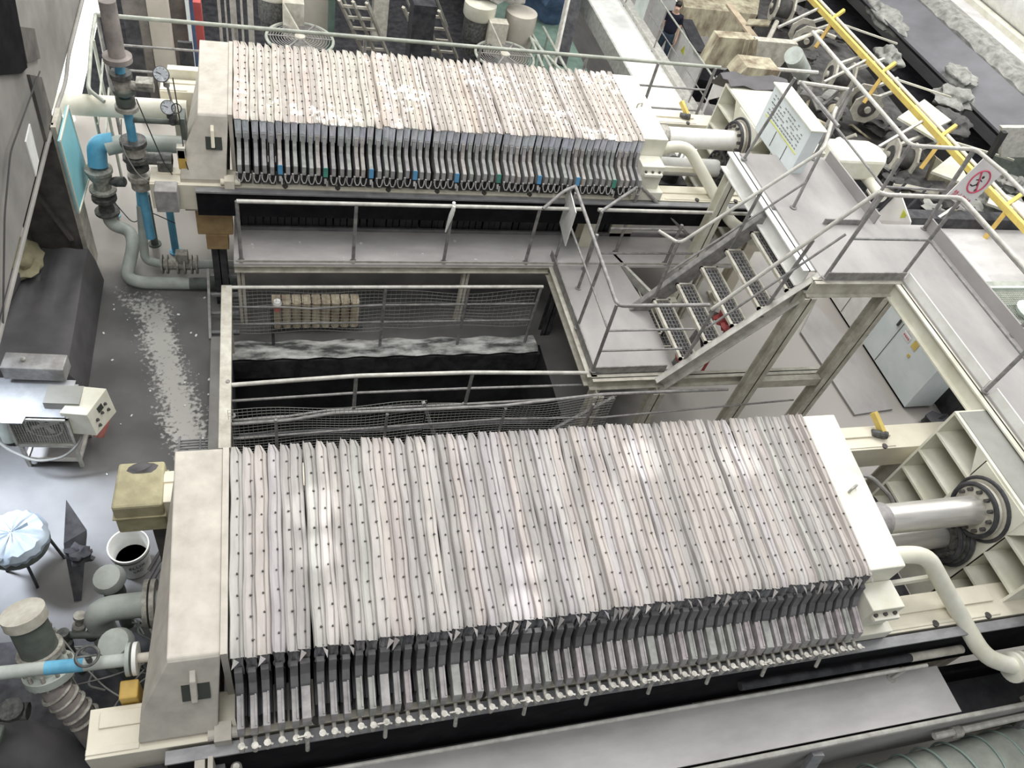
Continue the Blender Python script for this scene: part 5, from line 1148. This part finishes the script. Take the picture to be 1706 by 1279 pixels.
for i, (u0, u1) in enumerate(((358, 363), (370, 373), (379, 390), (397, 401), (409, 419))):
    vbox(u0, u1, -40, 12.6, .08, -2.85, 'rail_lit', 'steel_post', 'pale upright bar behind the left of the farther press, %s from the left' % ORD[i + 1], 'post')['group'] = 'pale uprights behind the farther press'
# flotation machine drives: drum, bracket, spiral pulley guard
def drive(cx, cy, z, lab, big):
    t = thing('mixer_drive', lab, 'machine', (cx, cy, z))
    MB().torus((cx, cy, z), (0, 0, 1), .62, .03, 40, 8).build('guard_rim', 'rail_green', t, smooth=True)
    s = MB()
    for i in range(10): s.torus((cx, cy, z + .02), (0, 0, 1), .10 + i * .05, .008, 32, 4)
    for i in range(6): a = i * math.pi / 3; s.bar((cx, cy, z + .03), (cx + .6 * math.cos(a), cy + .6 * math.sin(a), z + .03), .03, .012)
    s.build('guard_spokes', 'rail', t, smooth=True)
    MB().lathe([(.10, -.3), (.10, .06), (.04, .10)], (cx, cy, z), (0, 0, 1), 16).build('hub', 'oldpaint', t, smooth=True)
    mx, my = cx - .45, cy + .9
    MB().lathe([(.26, -.2), (.27, .1), (.30, .12), (.30, .75), (.26, .8), (.1, .85)], (mx, my, z - .2), (0, 0, 1), 24).build('motor_drum', 'valve', t, smooth=True)
    MB().lathe([(.31, .55), (.34, .60), (.34, .85), (.30, .86)], (mx, my, z - .2), (0, 0, 1), 24).build('motor_collar', 'cream_pale', t, smooth=True)
    MB().box(mx + .15, mx + .55, my - .45, my - .2, z - .25, z + .45).prism([(mx + .15, my - .45, z - .2), (mx + .15, my - .45, z + .45), (mx + .6, my - .8, z - .2)], (.03, 0, 0)).build('bracket', 'oldpaint', t)
    MB().tube((cx, cy, z), (cx, cy, -2.85), .08, 10).build('shaft', 'dark', t)
    MB().box(cx - .9, cx + .9, cy - .3, cy + .6, z - .6, z - .5).build('frame', 'black', t)
    if big:
        MB().blob((mx + .3, my + .3, z + .95), .72, .42, .30, .25, 4, 8).build('wrapped_cover', 'foil', t, smooth=True)
        MB().lathe([(.30, -.8), (.34, -.2), (.34, .5)], (mx + .95, my + .1, z), (0, 0, 1), 20).build('cream_barrel', 'beige', t, smooth=True)
drive(.66, 15.0, -.4, 'mixer drive with round spiral guard and dark drum behind the farther press, left one', False)
drive(4.80, 15.2, -.5, 'mixer drive with round guard and crumpled silver cover behind the farther press, right one', True)
# ladder frames
def ladder(u, v, u2, v2, w, n, lab, m='oldpaint'):
    a, b = at(u, v, z=-.2), at(u2, v2, z=-1.6)
    t = thing('steep_ladder', lab, 'ladder', b); t['group'] = 'steep ladders behind the farther press'
    for s in range(3): MB().bar(a + V((s * w / 2, 0, 0)), b + V((s * w / 2, 0, 0)), .07, .05).build('side_rail', m, t)
    for i in range(n):
        p = a + (b - a) * (i + .5) / n; MB().bar(p, p + V((w, 0, 0)), .05, .05).build('rung', m, t)
    for s in (0, 1): MB().tube(a + V((s * w * .9 - .25, 0, .7)), b + V((s * w * .9 - .25, 0, .7)), .025, 8).build('handrail', 'rail_green', t, smooth=True)
ladder(565, 0, 605, 88, .55, 5, 'steep dark ladder behind the farther press, left of the two')
ladder(672, 12, 708, 92, .75, 4, 'steep ladder with square openings behind the farther press, right of the two')
o = vbox(690, 728, 12, 15.5, .5, -1.2, 'dark', 'dark_box', 'dark open box behind the right ladder', 'box')
vbox(548, 600, -30, 24, .3, -2.85, 'rail_green', 'green_partition', 'green framed partition at the top behind the left ladder', 'partition')
# green floor area with rails
o = MB().box(5.2, 7.4, 14.5, 24, -1.6, -1.5).build('green_deck', 'green'); tag(o, 'green painted deck between the silver wrapped drive and the dark column', 'deck')
for i, (a, b) in enumerate((((845, 20), (935, 118)), ((862, 10), (905, 112)), ((872, 30), (925, 125)), ((905, 45), (945, 118)))):
    p, q = at(*a, z=-.4), at(*b, z=-.4)
    o = MB().tube(p, q, .03, 8).build('green_rail', 'rail_green', smooth=True); tag(o, 'pale green rail tube over the green deck, %s from the left' % ORD[i + 1], 'rail', 'green rails over the green deck')
    for t in (.2, .6, .95): m_ = p + (q - p) * t; MB().tube(m_, (m_.x, m_.y, -1.5), .02, 6).build('post', 'rail_green', o)
o = MB().blob((7.0, 19.5, -.6), .7, .9, 1.1, .15, 3, 3).build('blue_tarpaulin', 'bluetarp', smooth=True); tag(o, 'dark blue tarpaulin covered heap behind the farther press', 'tarpaulin')
o = MB().bar(at(962, -20, y=16.5), at(932, 108, y=15.5), .28, .12, (0, 1, 0)).build('dark_column', 'dark'); tag(o, 'dark steel column left of the white gallery', 'column')
p, q = at(950, -20, y=16.3), at(922, 108, y=15.3)
MB().bar(p, q, .05, .16, (0, 1, 0)).build('pale_edge', 'rail_lit', o)
o = MB().box(-3.2, 8.0, 11.0, 11.06, -2.84, -1.6).build('dark_partition', 'black'); tag(o, 'low black partition below the rail behind the farther press', 'partition')
o = vbox(205, 230, 30, 11.3, .06, -.4, 'dark', 'perforated_screen', 'dark perforated panel behind the valve stack', 'panel')
o = vbox(296, 320, 72, 10.8, .05, 0.0, 'dark', 'slotted_screen', 'dark slotted panel behind the farther press head', 'panel')

# white gallery with fence
G = MB().box(8.05, 9.0, 10.7, 24, -1.1, -1.0).build('gallery_deck', 'white'); tag(G, 'white dusty gallery strip running away to the right of the farther press', 'gallery')
MB().box(9.0, 9.06, 10.7, 24, -1.1, -.9).box(8.0, 8.05, 10.7, 24, -1.4, -.96).build('edge_strip', 'rail_lit', G)
MB().box(9.3, 9.9, 10.7, 24, -1.6, -1.5).build('lower_strip', 'rail_lit', G)
MB().box(9.9, 10.3, 10.7, 24, -2.0, -1.9).build('drain_strip', 'palegreen', G)
ps = [at(1028, 32, z=-1.0), at(1058, 95, z=-1.0), at(1020, -20, z=-1), at(1100, 165, z=-1)]
railing('thin green fence along the white gallery', [[(9.02, 24, .02), (9.02, 11.0, .02)]], [((9.02, y, -1.0), (9.02, y, .02)) for y in (12.4, 14.6, 17.0, 19.3, 21.5)], [[(9.02, 24, -.45), (9.02, 11, -.45)]], ('rail_green', 'rail'), .02)
o = MB().box(9.0, 9.01, 18.0, 18.7, -.75, -.15).build('fence_notice', 'palegreen'); tag(o, 'pale notice plate on the green gallery fence', 'notice')
# white panels by the person
p0, p1 = at(1109, 101, z=-2.85), at(1134, 134, z=-2.85)
o = MB().prism([(11.15, 20.0, -2.85), (11.15, 18.75, -2.85), (11.15, 18.75, -1.75), (11.15, 20.0, -1.55)], (.4, 0, 0)).build('white_cabinet', 'white'); tag(o, 'white cabinet with a small yellow triangle beside the standing person', 'cabinet')
MB().prism([(11.12, 20.05, -1.53), (11.12, 18.7, -1.73), (11.5, 18.5, -1.73), (11.5, 20.05, -1.53)], (0, 0, .04)).build('black_top', 'rubber', o)
MB().prism([(11.146, 19.45, -2.1), (11.146, 19.2, -2.1), (11.146, 19.32, -1.88)], (-.004, 0, 0)).build('yellow_triangle', 'signyellow', o)
o = MB().box(11.15, 11.2, 20.5, 21.9, -2.85, -1.3).build('white_screen', 'white'); tag(o, 'white panel directly behind the standing person', 'panel')
o = MB().prism([at(1195, 127, y=10.5), at(1216, 157, y=10.5), at(1179, 167, y=10.5)], (0, .03, 0)).tube(at(1196, 128, y=10.52), (at(1196, 128, y=10.52).x, 10.55, 0), .02, 6).build('white_sheet', 'white'); tag(o, 'triangular white sheet behind the end of the far handrail', 'sheet')

# hoppers and muddy machinery
def slab(pix, z, th, m, name, lab, cat):
    pts = [at(u, v, z=z) for u, v in pix]
    o = MB().prism(pts, (0, 0, -th)).build(name, m); tag(o, lab, cat); return o
slab([(1138, 30), (1300, 60), (1330, 78), (1205, 62), (1190, 90), (1160, 80)], -2.5, .3, 'concrete', 'muddy_floor', 'grey muddy concrete top beyond the white cabinet', 'slab')
slab([(1130, -30), (1270, -30), (1262, 24), (1140, 12)], -1.7, 1.1, 'rust', 'stained_tank', 'cream stained tank wall at the top behind the person', 'tank')
slab([(1262, -30), (1345, -10), (1330, 60), (1262, 34)], -1.8, .8, 'mud', 'mud_basin', 'dark mud basin right of the stained tank', 'basin')
slab([(1210, 6), (1218, 4), (1264, 62), (1252, 62)], -1.2, .06, 'tan', 'tan_plank', 'tan plank leaning across the stained hopper', 'plank')
def wall(pix, y, th, m, name, lab, cat):
    pts = [at(u, v, y=y) for u, v in pix]
    o = MB().prism(pts, (0, th, 0)).build(name, m); tag(o, lab, cat); return o
o = wall([(1198, 62), (1258, 66), (1245, 118), (1172, 108)], 15.0, .3, 'rust', 'stained_hopper', 'cream rust-stained hopper wall right of the white cabinet', 'hopper')
for i in range(3):
    wall([(1243 + i * 7, 66), (1249 + i * 7, 66), (1238 + i * 9, 112), (1231 + i * 9, 112)], 14.9 - .1 * i, .04, 'rust', 'hanging_strip', 'stained strip hanging on the right of the rusty hopper, %s from the left' % ORD[i + 1], 'strip')['group'] = 'strips on the rusty hopper'
wall([(1262, 68), (1330, 74), (1300, 112), (1258, 108)], 15.1, .2, 'oldpaint', 'mud_splashed_wall', 'mud splashed grey panel below the bent frame rail', 'panel')
o = MB().path([at(1205, 58, z=0), at(1316, 71, z=0), at(1364, 52, z=0), at(1392, 63, z=0)], .05, 8).build('frame_rail', 'cream_pale', smooth=True); tag(o, 'bent pale frame rail above the rusty hoppers', 'rail')
o = MB().tube(at(1300, 116, z=.3), at(1300, 116, z=.3) - V((0, 0, 3.1)), .04, 6).tube(at(1243, 110, z=.3), at(1243, 110, z=.3) - V((0, 0, 3.1)), .04, 6).path([at(1243, 110, z=.3), at(1300, 116, z=.3), at(1362, 121, z=.3)], .045, 8).build('frame_rail', 'rail_lit', smooth=True); tag(o, 'straight pale rail in front of the rusty hoppers', 'rail')
o = MB().path([at(1330, 137, z=.3), at(1420, 150, z=.3)], .045, 8).tube(at(1410, 149, z=.3), at(1410, 149, z=.3) - V((0, 0, 3)), .04, 6).build('frame_rail', 'rail_lit', smooth=True); tag(o, 'short pale rail left of the yellow beam', 'rail')
dz_ = at(1262, 130, y=13.3)
o = wall([(1245, 112), (1300, 118), (1290, 138), (1226, 133), (1232, 125)], 13.2, .5, 'rust', 'stained_drum', 'sandy stained drum behind the farther thrust frame', 'drum')
MB().box(dz_.x - .3, dz_.x + .3, 13.3, 13.6, -2.85, dz_.z).build('stand', 'dark', o)
o = MB().tube(at(1322, 92, z=.5), at(1336, 120, z=0.0), .2, 16).build('green_motor', 'pipe_grey', smooth=True); tag(o, 'grey green motor among the muddy machinery', 'motor')
slab([(1205, 118), (1226, 108), (1238, 135), (1215, 150)], -.3, .5, 'dark', 'dark_bin', 'dark bin left of the sandy stained drum', 'bin')
slab([(1300, 75), (1400, 60), (1560, 260), (1600, 380), (1480, 380), (1330, 130)], -1.0, .6, 'mud', 'mud_trough', 'long dark muddy trough under the yellow beam', 'trough')
slab([(1170, 110), (1215, 118), (1210, 140), (1165, 132)], -1.6, .6, 'black', 'dark_opening', 'dark opening below the rusty hopper', 'opening')
for i, (u, v, r_) in enumerate(((1385, 185, .25), (1345, 95, .25), (1470, 205, .35), (1395, 60, .25), (1520, 255, .3), (1330, 20, .3), (1560, 340, .4), (1500, 300, .35), (1440, 260, .4), (1310, 40, .4))):
    c = at(u, v, z=-.7)
    o = MB().blob(c, r_, r_ * .9, r_ * .45, .35, 3, i + 20).build('mud_lump', 'mud', smooth=True); tag(o, 'dark wet lump of mud in the trough under the yellow beam', 'mud lump', 'mud lumps in the trough')
# idler wheels on octagonal side plates
def idler(u, v, z, ang, lab):
    c = at(u, v, z=z); t = thing('roller_bracket', lab, 'roller bracket', c)
    ca, sa = math.cos(ang), math.sin(ang); axv = V((ca, sa, 0))
    pv = V((-sa, ca, 0)); AR = .36
    for s in (-.24, .20):
        pts = [c + axv * s + pv * (AR * math.cos(k * math.pi / 4 + .39)) + V((0, 0, AR * math.sin(k * math.pi / 4 + .39))) for k in range(8)]
        MB().prism(pts, axv * .05).build('side_plate', 'oldpaint', t)
    MB().lathe([(.05, -.26), (.19, -.26), (.22, -.22), (.22, .22), (.19, .26), (.05, .26)], c, axv, 24).build('roller', 'mud', t, smooth=True)
    MB().lathe([(.07, 0), (.07, .06), (.03, .08)], c - axv * .33, axv, 16).build('hub', 'oldpaint', t, smooth=True)
    for s in (-.22, .22): MB().bar(c + axv * s + V((0, 0, .22)), c + axv * s + V((.9, .28, .40)), .06, .07).build('arm', 'rail_lit', t)
idler(1303, 14, -.2, -.3, 'octagonal roller bracket at the top, farthest along the yellow beam')
idler(1340, 60, -.4, 1.3, 'roller bracket with yellowish rim under the top of the yellow beam')
idler(1398, 128, 0, -.3, 'large octagonal twin plate roller bracket beside the far handrail')
idler(1440, 172, -.3, 1.3, 'rusty roller bracket left of the yellow beam middle')
idler(1500, 262, -.4, -.3, 'octagonal roller bracket seen through the platform handrail')
# scrap and broken guards scattered over the muddy trough
rnd = random.Random(77)
SC = ['oldpaint', 'rust', 'dark', 'steel', 'oldpaint', 'valve', 'rust', 'sludge', 'cream_dusty']
for i in range(46):
    t = rnd.random(); u = 1245 + 300 * t + rnd.uniform(-45, 75); v = 75 + 275 * t + rnd.uniform(-45, 35)
    c = at(u, v, z=rnd.uniform(-1.0, -.5)); k = rnd.random(); mm = SC[rnd.randrange(len(SC))]
    if k < .45: b = MB().obox(c, rnd.uniform(.3, .9), rnd.uniform(.08, .3), .04, rnd.uniform(0, 3), rnd.uniform(-.6, .6), rnd.uniform(-.4, .4)); n = 'scrap_plate'
    elif k < .8: b = MB().tube(c, c + V((rnd.uniform(-.7, .7), rnd.uniform(-.7, .7), rnd.uniform(0, .4))), rnd.uniform(.03, .07), 8); n = 'scrap_pipe'
    else: b = MB().lathe([(.02, 0), (.16, 0), (.18, .05), (.18, .22), (.08, .26)], c, (rnd.uniform(-1, 1), rnd.uniform(-1, 1), .4), 14); n = 'worn_pulley'
    o = b.build(n, mm); tag(o, {'scrap_plate': 'loose muddy steel plate lying in the trough by the yellow beam', 'scrap_pipe': 'loose muddy pipe lying in the trough by the yellow beam', 'worn_pulley': 'worn muddy pulley lying in the trough by the yellow beam'}[n], n.split('_')[1], 'muddy %ss by the yellow beam' % n.split('_')[1])
o = MB().sheet([[(6.0 + a * .2, 8.86 + .12 * b + .02 * math.sin(a * 3), 2.62 + .03 * math.sin(a * 2 + b * 2) - (.25 if b == 4 else 0)) for b in range(5)] for a in range(6)], .01).build('dark_cloth', 'tarp', smooth=True); tag(o, 'dark green-black cloth lying over the back of the farther thrust frame', 'cloth')
# yellow beam with braces
Yb = MB().bar((12.88, 18.5, .5), (12.88, 7.6, .5), .10, .12).build('yellow_beam', 'yellow', bevel=.01); tag(Yb, 'long yellow steel beam running above the muddy trough', 'beam')
MB().tube((13.02, 18.5, .56), (13.02, 7.6, .56), .035, 10).build('pale_tube', 'cream_pale', Yb, smooth=True)
for y in (16.2, 13.8, 11.4, 9.2):
    MB().bar((12.88, y, .45), (12.62, y - .2, -.05), .08, .08).build('brace', 'ochre', Yb)
    MB().bar((12.9, y + .1, .5), (13.2, y + .2, .72), .07, .07).build('upper_brace', 'yellow', Yb)
    MB().bar((12.9, y, .52), (14.9, y - .1, .2), .035, .04).build('cross_tie', 'cream_pale', Yb)
    MB().bar((12.9, y + .7, .5), (11.6, y + .1, .2), .05, .05).build('cross_arm', 'rail_lit', Yb)
for i, (pix, z) in enumerate(((((1496, 195), (1540, 165), (1585, 200), (1555, 215), (1590, 250)), .1), (((1590, 255), (1620, 310), (1552, 285)), .0))):
    slab(pix, z, .05, 'cream_pale', 'chute_plate', ['pale bent chute plate right of the yellow beam, upper one', 'pale triangular chute plate right of the yellow beam, lower one'][i], 'chute')
wall([(1560, 262), (1622, 312), (1600, 335), (1545, 300)], 12.2, .1, 'rust', 'rusty_skirting', 'rust brown side wall of the triangular chute', 'chute')
slab([(1655, 314), (1735, 352), (1735, 370), (1645, 338)], .1, .05, 'cream_pale', 'lower_chute', 'pale chute rim at the right edge below the yellow beam', 'chute')
# conveyor belt, black gap, debris ledge, big white duct
o = MB().poly([(15.6, 30, -.9), (15.6, 9.6, -.9), (16.9, 9.6, -.9), (16.9, 30, -.9)], [(0, 1, 2, 3)]).build('black_gap', 'black'); struct(o); o.name = 'gap_shade_1'  # black sheet standing in for the shade in the gap by the belt
B_ = []
for i in range(31):
    y = 9.4 + i * .7; B_.append([(16.3, y, -.25), (16.6, y, -.45), (17.2, y, -.50 + .03 * math.sin(i)), (17.9, y, -.42), (18.3, y, -.2)])
o = MB().sheet(B_, .05).build('conveyor_belt', 'belt', smooth=True); tag(o, 'wide grey conveyor belt running along the right edge of the hall', 'conveyor belt')
for i, (u, v, rx, ry) in enumerate(((1478, 30, .35, .9), (1480, 95, .3, .4), (1590, 165, .55, .45), (1578, 205, .55, .5), (1600, 130, .35, .5))):
    c = at(u, v, z=-.35); o = MB().blob(c, rx, ry, .22, .22, 4, 40 + i).build('sludge_pile', 'mud' if i == 3 else 'sludge', smooth=True); tag(o, ['ragged grey sludge pile near the top of the belt', 'small grey sludge pile below the top one', 'pale crusted sludge pile on the belt by the chute', 'dark sludge pile next to the pale crusted one', 'low sludge heap above the pale crusted one'][i], 'sludge pile')
g = []
rnd = random.Random(8)
for i in range(70):
    y = 9 + i * .32; g.append([(18.3, y, -.2 + .1 * rnd.random()), (18.5, y, .05 * rnd.random()), (18.75, y, .12 * rnd.random()), (19.0, y, .10 * rnd.random()), (19.2, y, .0)])
o = MB().sheet(g, .1).build('debris_ledge', 'sludge'); tag(o, 'rough grey debris along the far side of the conveyor belt', 'debris'); o['kind'] = 'stuff'
struct(MB().box(19.2, 23, 5, 34, -.3, -.05).build('floor_far_right', 'deck_far'))
o = MB().path([(21.1, 30, .7), (21.1, 5, .7)], 1.05, 28).build('white_duct', 'white', smooth=True); tag(o, 'huge white duct crossing the top right corner', 'duct')
MB().box(19.9, 20.2, 5, 30, -.05, .1).build('base_strip', 'cream_pale', o)
for (x, y, w_) in ((18.9, 15.2, 'farther'), (18.8, 13.6, 'nearer')):
    o = MB().bar((x - .5, y, .22), (x + .5, y - .1, .22), .1, .08).build('stray_beam', 'dark'); tag(o, 'dark steel piece lying on the debris ledge, the %s one' % w_, 'steel piece', 'steel pieces on the ledge')
# dark drum and posts at the right edge
o = MB().lathe([(.45, -1.2), (.5, .2), (.45, .3), (.001, .32)], at(1712, 250, z=.1), (0, 0, 1), 24).build('green_drum', 'pipe_dkgreen', smooth=True); tag(o, 'dark green drum at the right edge beside the belt end', 'drum')
wall([(1670, 213), (1720, 213), (1720, 262), (1668, 262)], 11.2, .1, 'rail_lit', 'grey_opening', 'grey framed opening at the right edge', 'frame')
wall([(1672, 222), (1680, 222), (1655, 262), (1648, 262)], 11.0, .1, 'ink', 'black_bar', 'black bar across the belt end', 'bar')
for i, (u, v, r_) in enumerate(((1650, 335, .25), (1690, 345, .25), (1555, 350, .2), (1670, 300, .25), (1620, 350, .2), (1700, 310, .2))):
    c = at(u, v, z=-.1); o = MB().blob(c, r_, r_, r_ * .6, .4, 3, 60 + i).build('rubble_lump', 'sludge', smooth=True); tag(o, 'grey rubble lump between the yellow beam and the right bay floor', 'rubble', 'rubble below the yellow beam')
o = MB().box(8.9, 12.0, 9.6, 10.3, -.6, -.1).build('machine_plinth', 'black'); tag(o, 'dark machine base behind the upper platform handrail', 'machine base')
o = MB().tube(at(1395, 235, z=.6), at(1470, 330, z=.6), .09, 14).build('cream_tube', 'cream_pale', smooth=True); tag(o, 'thick cream tube crossing behind the platform handrail', 'tube')
slab([(1370, 262), (1392, 262), (1455, 345), (1400, 345)], 1.2, .05, 'rail_lit', 'grey_shelf', 'pale grey shelf beyond the back edge of the platform', 'shelf')

# ================================================================== PERSON
def skin(name, verts, edges, radii, m, parent, sub=2, origin=(0, 0, 0)):
    me = bpy.data.meshes.new(name); me.from_pydata([V(v) for v in verts], edges, [])
    o = bpy.data.objects.new(name, me); col.objects.link(o); o.parent = parent
    me.materials.append(M[m])
    bm = bmesh.new(); bm.from_mesh(me); lay = bm.verts.layers.skin.verify(); bm.verts.ensure_lookup_table()
    for i, v in enumerate(bm.verts):
        v[lay].radius = radii[i] if isinstance(radii[i], tuple) else (radii[i], radii[i]); v[lay].use_root = (i == 0)
    bm.to_mesh(me); bm.free()
    s = o.modifiers.new('skin', 'SKIN'); s.use_smooth_shade = True
    if sub: b = o.modifiers.new('sub', 'SUBSURF'); b.levels = sub; b.render_levels = sub
    return o
PR = thing('person', 'person in dark navy polo shirt and dark blue jeans standing beside the white cabinet', 'person', (10.85, 19.9, -2.85))
PR.scale = (1.06, 1.06, 1.06); PR.rotation_euler = (0, 0, math.radians(-28))
# local frame: person faces -Y, x to their left
bv = [(0, 0, .93), (0, 0, 1.10), (0, .01, 1.28), (0, .01, 1.42), (0, 0, 1.50), (0, -.015, 1.57), (0, -.025, 1.65),
      (.17, .0, 1.41), (.22, .01, 1.16), (.24, -.06, .93), (.24, -.09, .84),
      (-.17, 0, 1.41), (-.22, .01, 1.16), (-.24, -.03, .92), (-.24, -.06, .83),
      (.09, 0, .88), (.10, -.02, .49), (.11, .03, .08), (.12, -.10, .04),
      (-.09, 0, .88), (-.13, .06, .50), (-.16, .14, .10), (-.17, .02, .04),
      (.245, -.12, .76), (-.245, -.09, .75)]
be = [(0, 1), (1, 2), (2, 3), (3, 4), (4, 5), (5, 6), (3, 7), (7, 8), (8, 9), (9, 10), (3, 11), (11, 12), (12, 13), (13, 14), (0, 15), (15, 16), (16, 17), (17, 18), (0, 19), (19, 20), (20, 21), (21, 22), (10, 23), (14, 24)]
br = [(.15, .11), (.13, .10), (.16, .11), (.12, .09), .055, (.075, .09), (.078, .095), .062, .045, .032, .038, .062, .045, .032, .038, .088, .062, .040, .040, .088, .062, .040, .040, .022, .022]
skin('body', bv, be, br, 'skin', PR)
sv = [(0, 0, .90), (0, 0, 1.10), (0, .01, 1.28), (0, .01, 1.42), (0, .0, 1.475), (.17, .0, 1.41), (.215, .01, 1.22), (-.17, 0, 1.41), (-.215, .01, 1.22)]
skin('polo_shirt', sv, [(0, 1), (1, 2), (2, 3), (3, 4), (3, 5), (5, 6), (3, 7), (7, 8)], [(.20, .155), (.185, .145), (.195, .14), (.14, .11), .07, .082, .068, .082, .068], 'navy', PR)
jv = [(0, 0, 1.06), (0, 0, .90), (.09, 0, .84), (.10, -.02, .49), (.11, .03, .12), (-.09, 0, .84), (-.13, .06, .50), (-.16, .14, .13)]
skin('jeans', jv, [(0, 1), (1, 2), (2, 3), (3, 4), (1, 5), (5, 6), (6, 7)], [(.16, .125), (.18, .14), .115, .078, .062, .105, .078, .062], 'jeans', PR)
def pc(mb, name, m, sm=True):
    o = mb.build(name, m, None, smooth=sm, origin=(0, 0, 0)); o.parent = PR; o.location = (0, 0, 0); return o
pc(MB().blob((0, .035, 1.695), .083, .085, .070, .05, 3, 2).blob((0, .05, 1.655), .080, .06, .08, .05, 3, 3), 'hair', 'hair')
fc = MB(); fc.blob((.03, -.108, 1.655), .010, .006, .006, 0, 1).blob((-.03, -.108, 1.655), .010, .006, .006, 0, 1).box(-.02, .02, -.113, -.106, 1.598, 1.604)
pc(fc, 'eyes_and_mouth', 'ink')
pc(MB().prism([(-.012, -.105, 1.62), (.012, -.105, 1.62), (0, -.105, 1.66)], (0, -.022, -.004)).blob((.082, 0, 1.64), .012, .02, .03, 0, 2).blob((-.082, 0, 1.64), .012, .02, .03, 0, 2), 'nose_and_ears', 'skin')
for nm, s, w in (('left_hand', 1, (.243, -.10, .83)), ('right_hand', -1, (-.243, -.07, .82))):
    vs = [w, (w[0], w[1] - .015, w[2] - .07)]; es = [(0, 1)]; rs = [(.022, .030), (.016, .036)]
    for k in range(4):
        b0 = len(vs); yy = w[1] - .04 + k * .018; L_ = (.075, .085, .08, .06)[k]
        vs += [(w[0], yy, w[2] - .085), (w[0] - s * .006, yy - .004, w[2] - .085 - L_ * .55), (w[0] - s * .018, yy - .006, w[2] - .085 - L_)]
        es += [(1, b0), (b0, b0 + 1), (b0 + 1, b0 + 2)]; rs += [.009, .008, .007]
    b0 = len(vs); vs += [(w[0] - s * .01, w[1] - .05, w[2] - .04), (w[0] - s * .02, w[1] - .068, w[2] - .085)]; es += [(0, b0), (b0, b0 + 1)]; rs += [.011, .009]
    skin(nm, vs, es, rs, 'skin', PR, 1)
for s, (x, y) in ((1, (.12, -.06)), (-1, (-.17, .07))):
    pc(MB().blob((x, y, .045), .05, .13, .045, .03, 3, 2), 'shoe', 'ink')
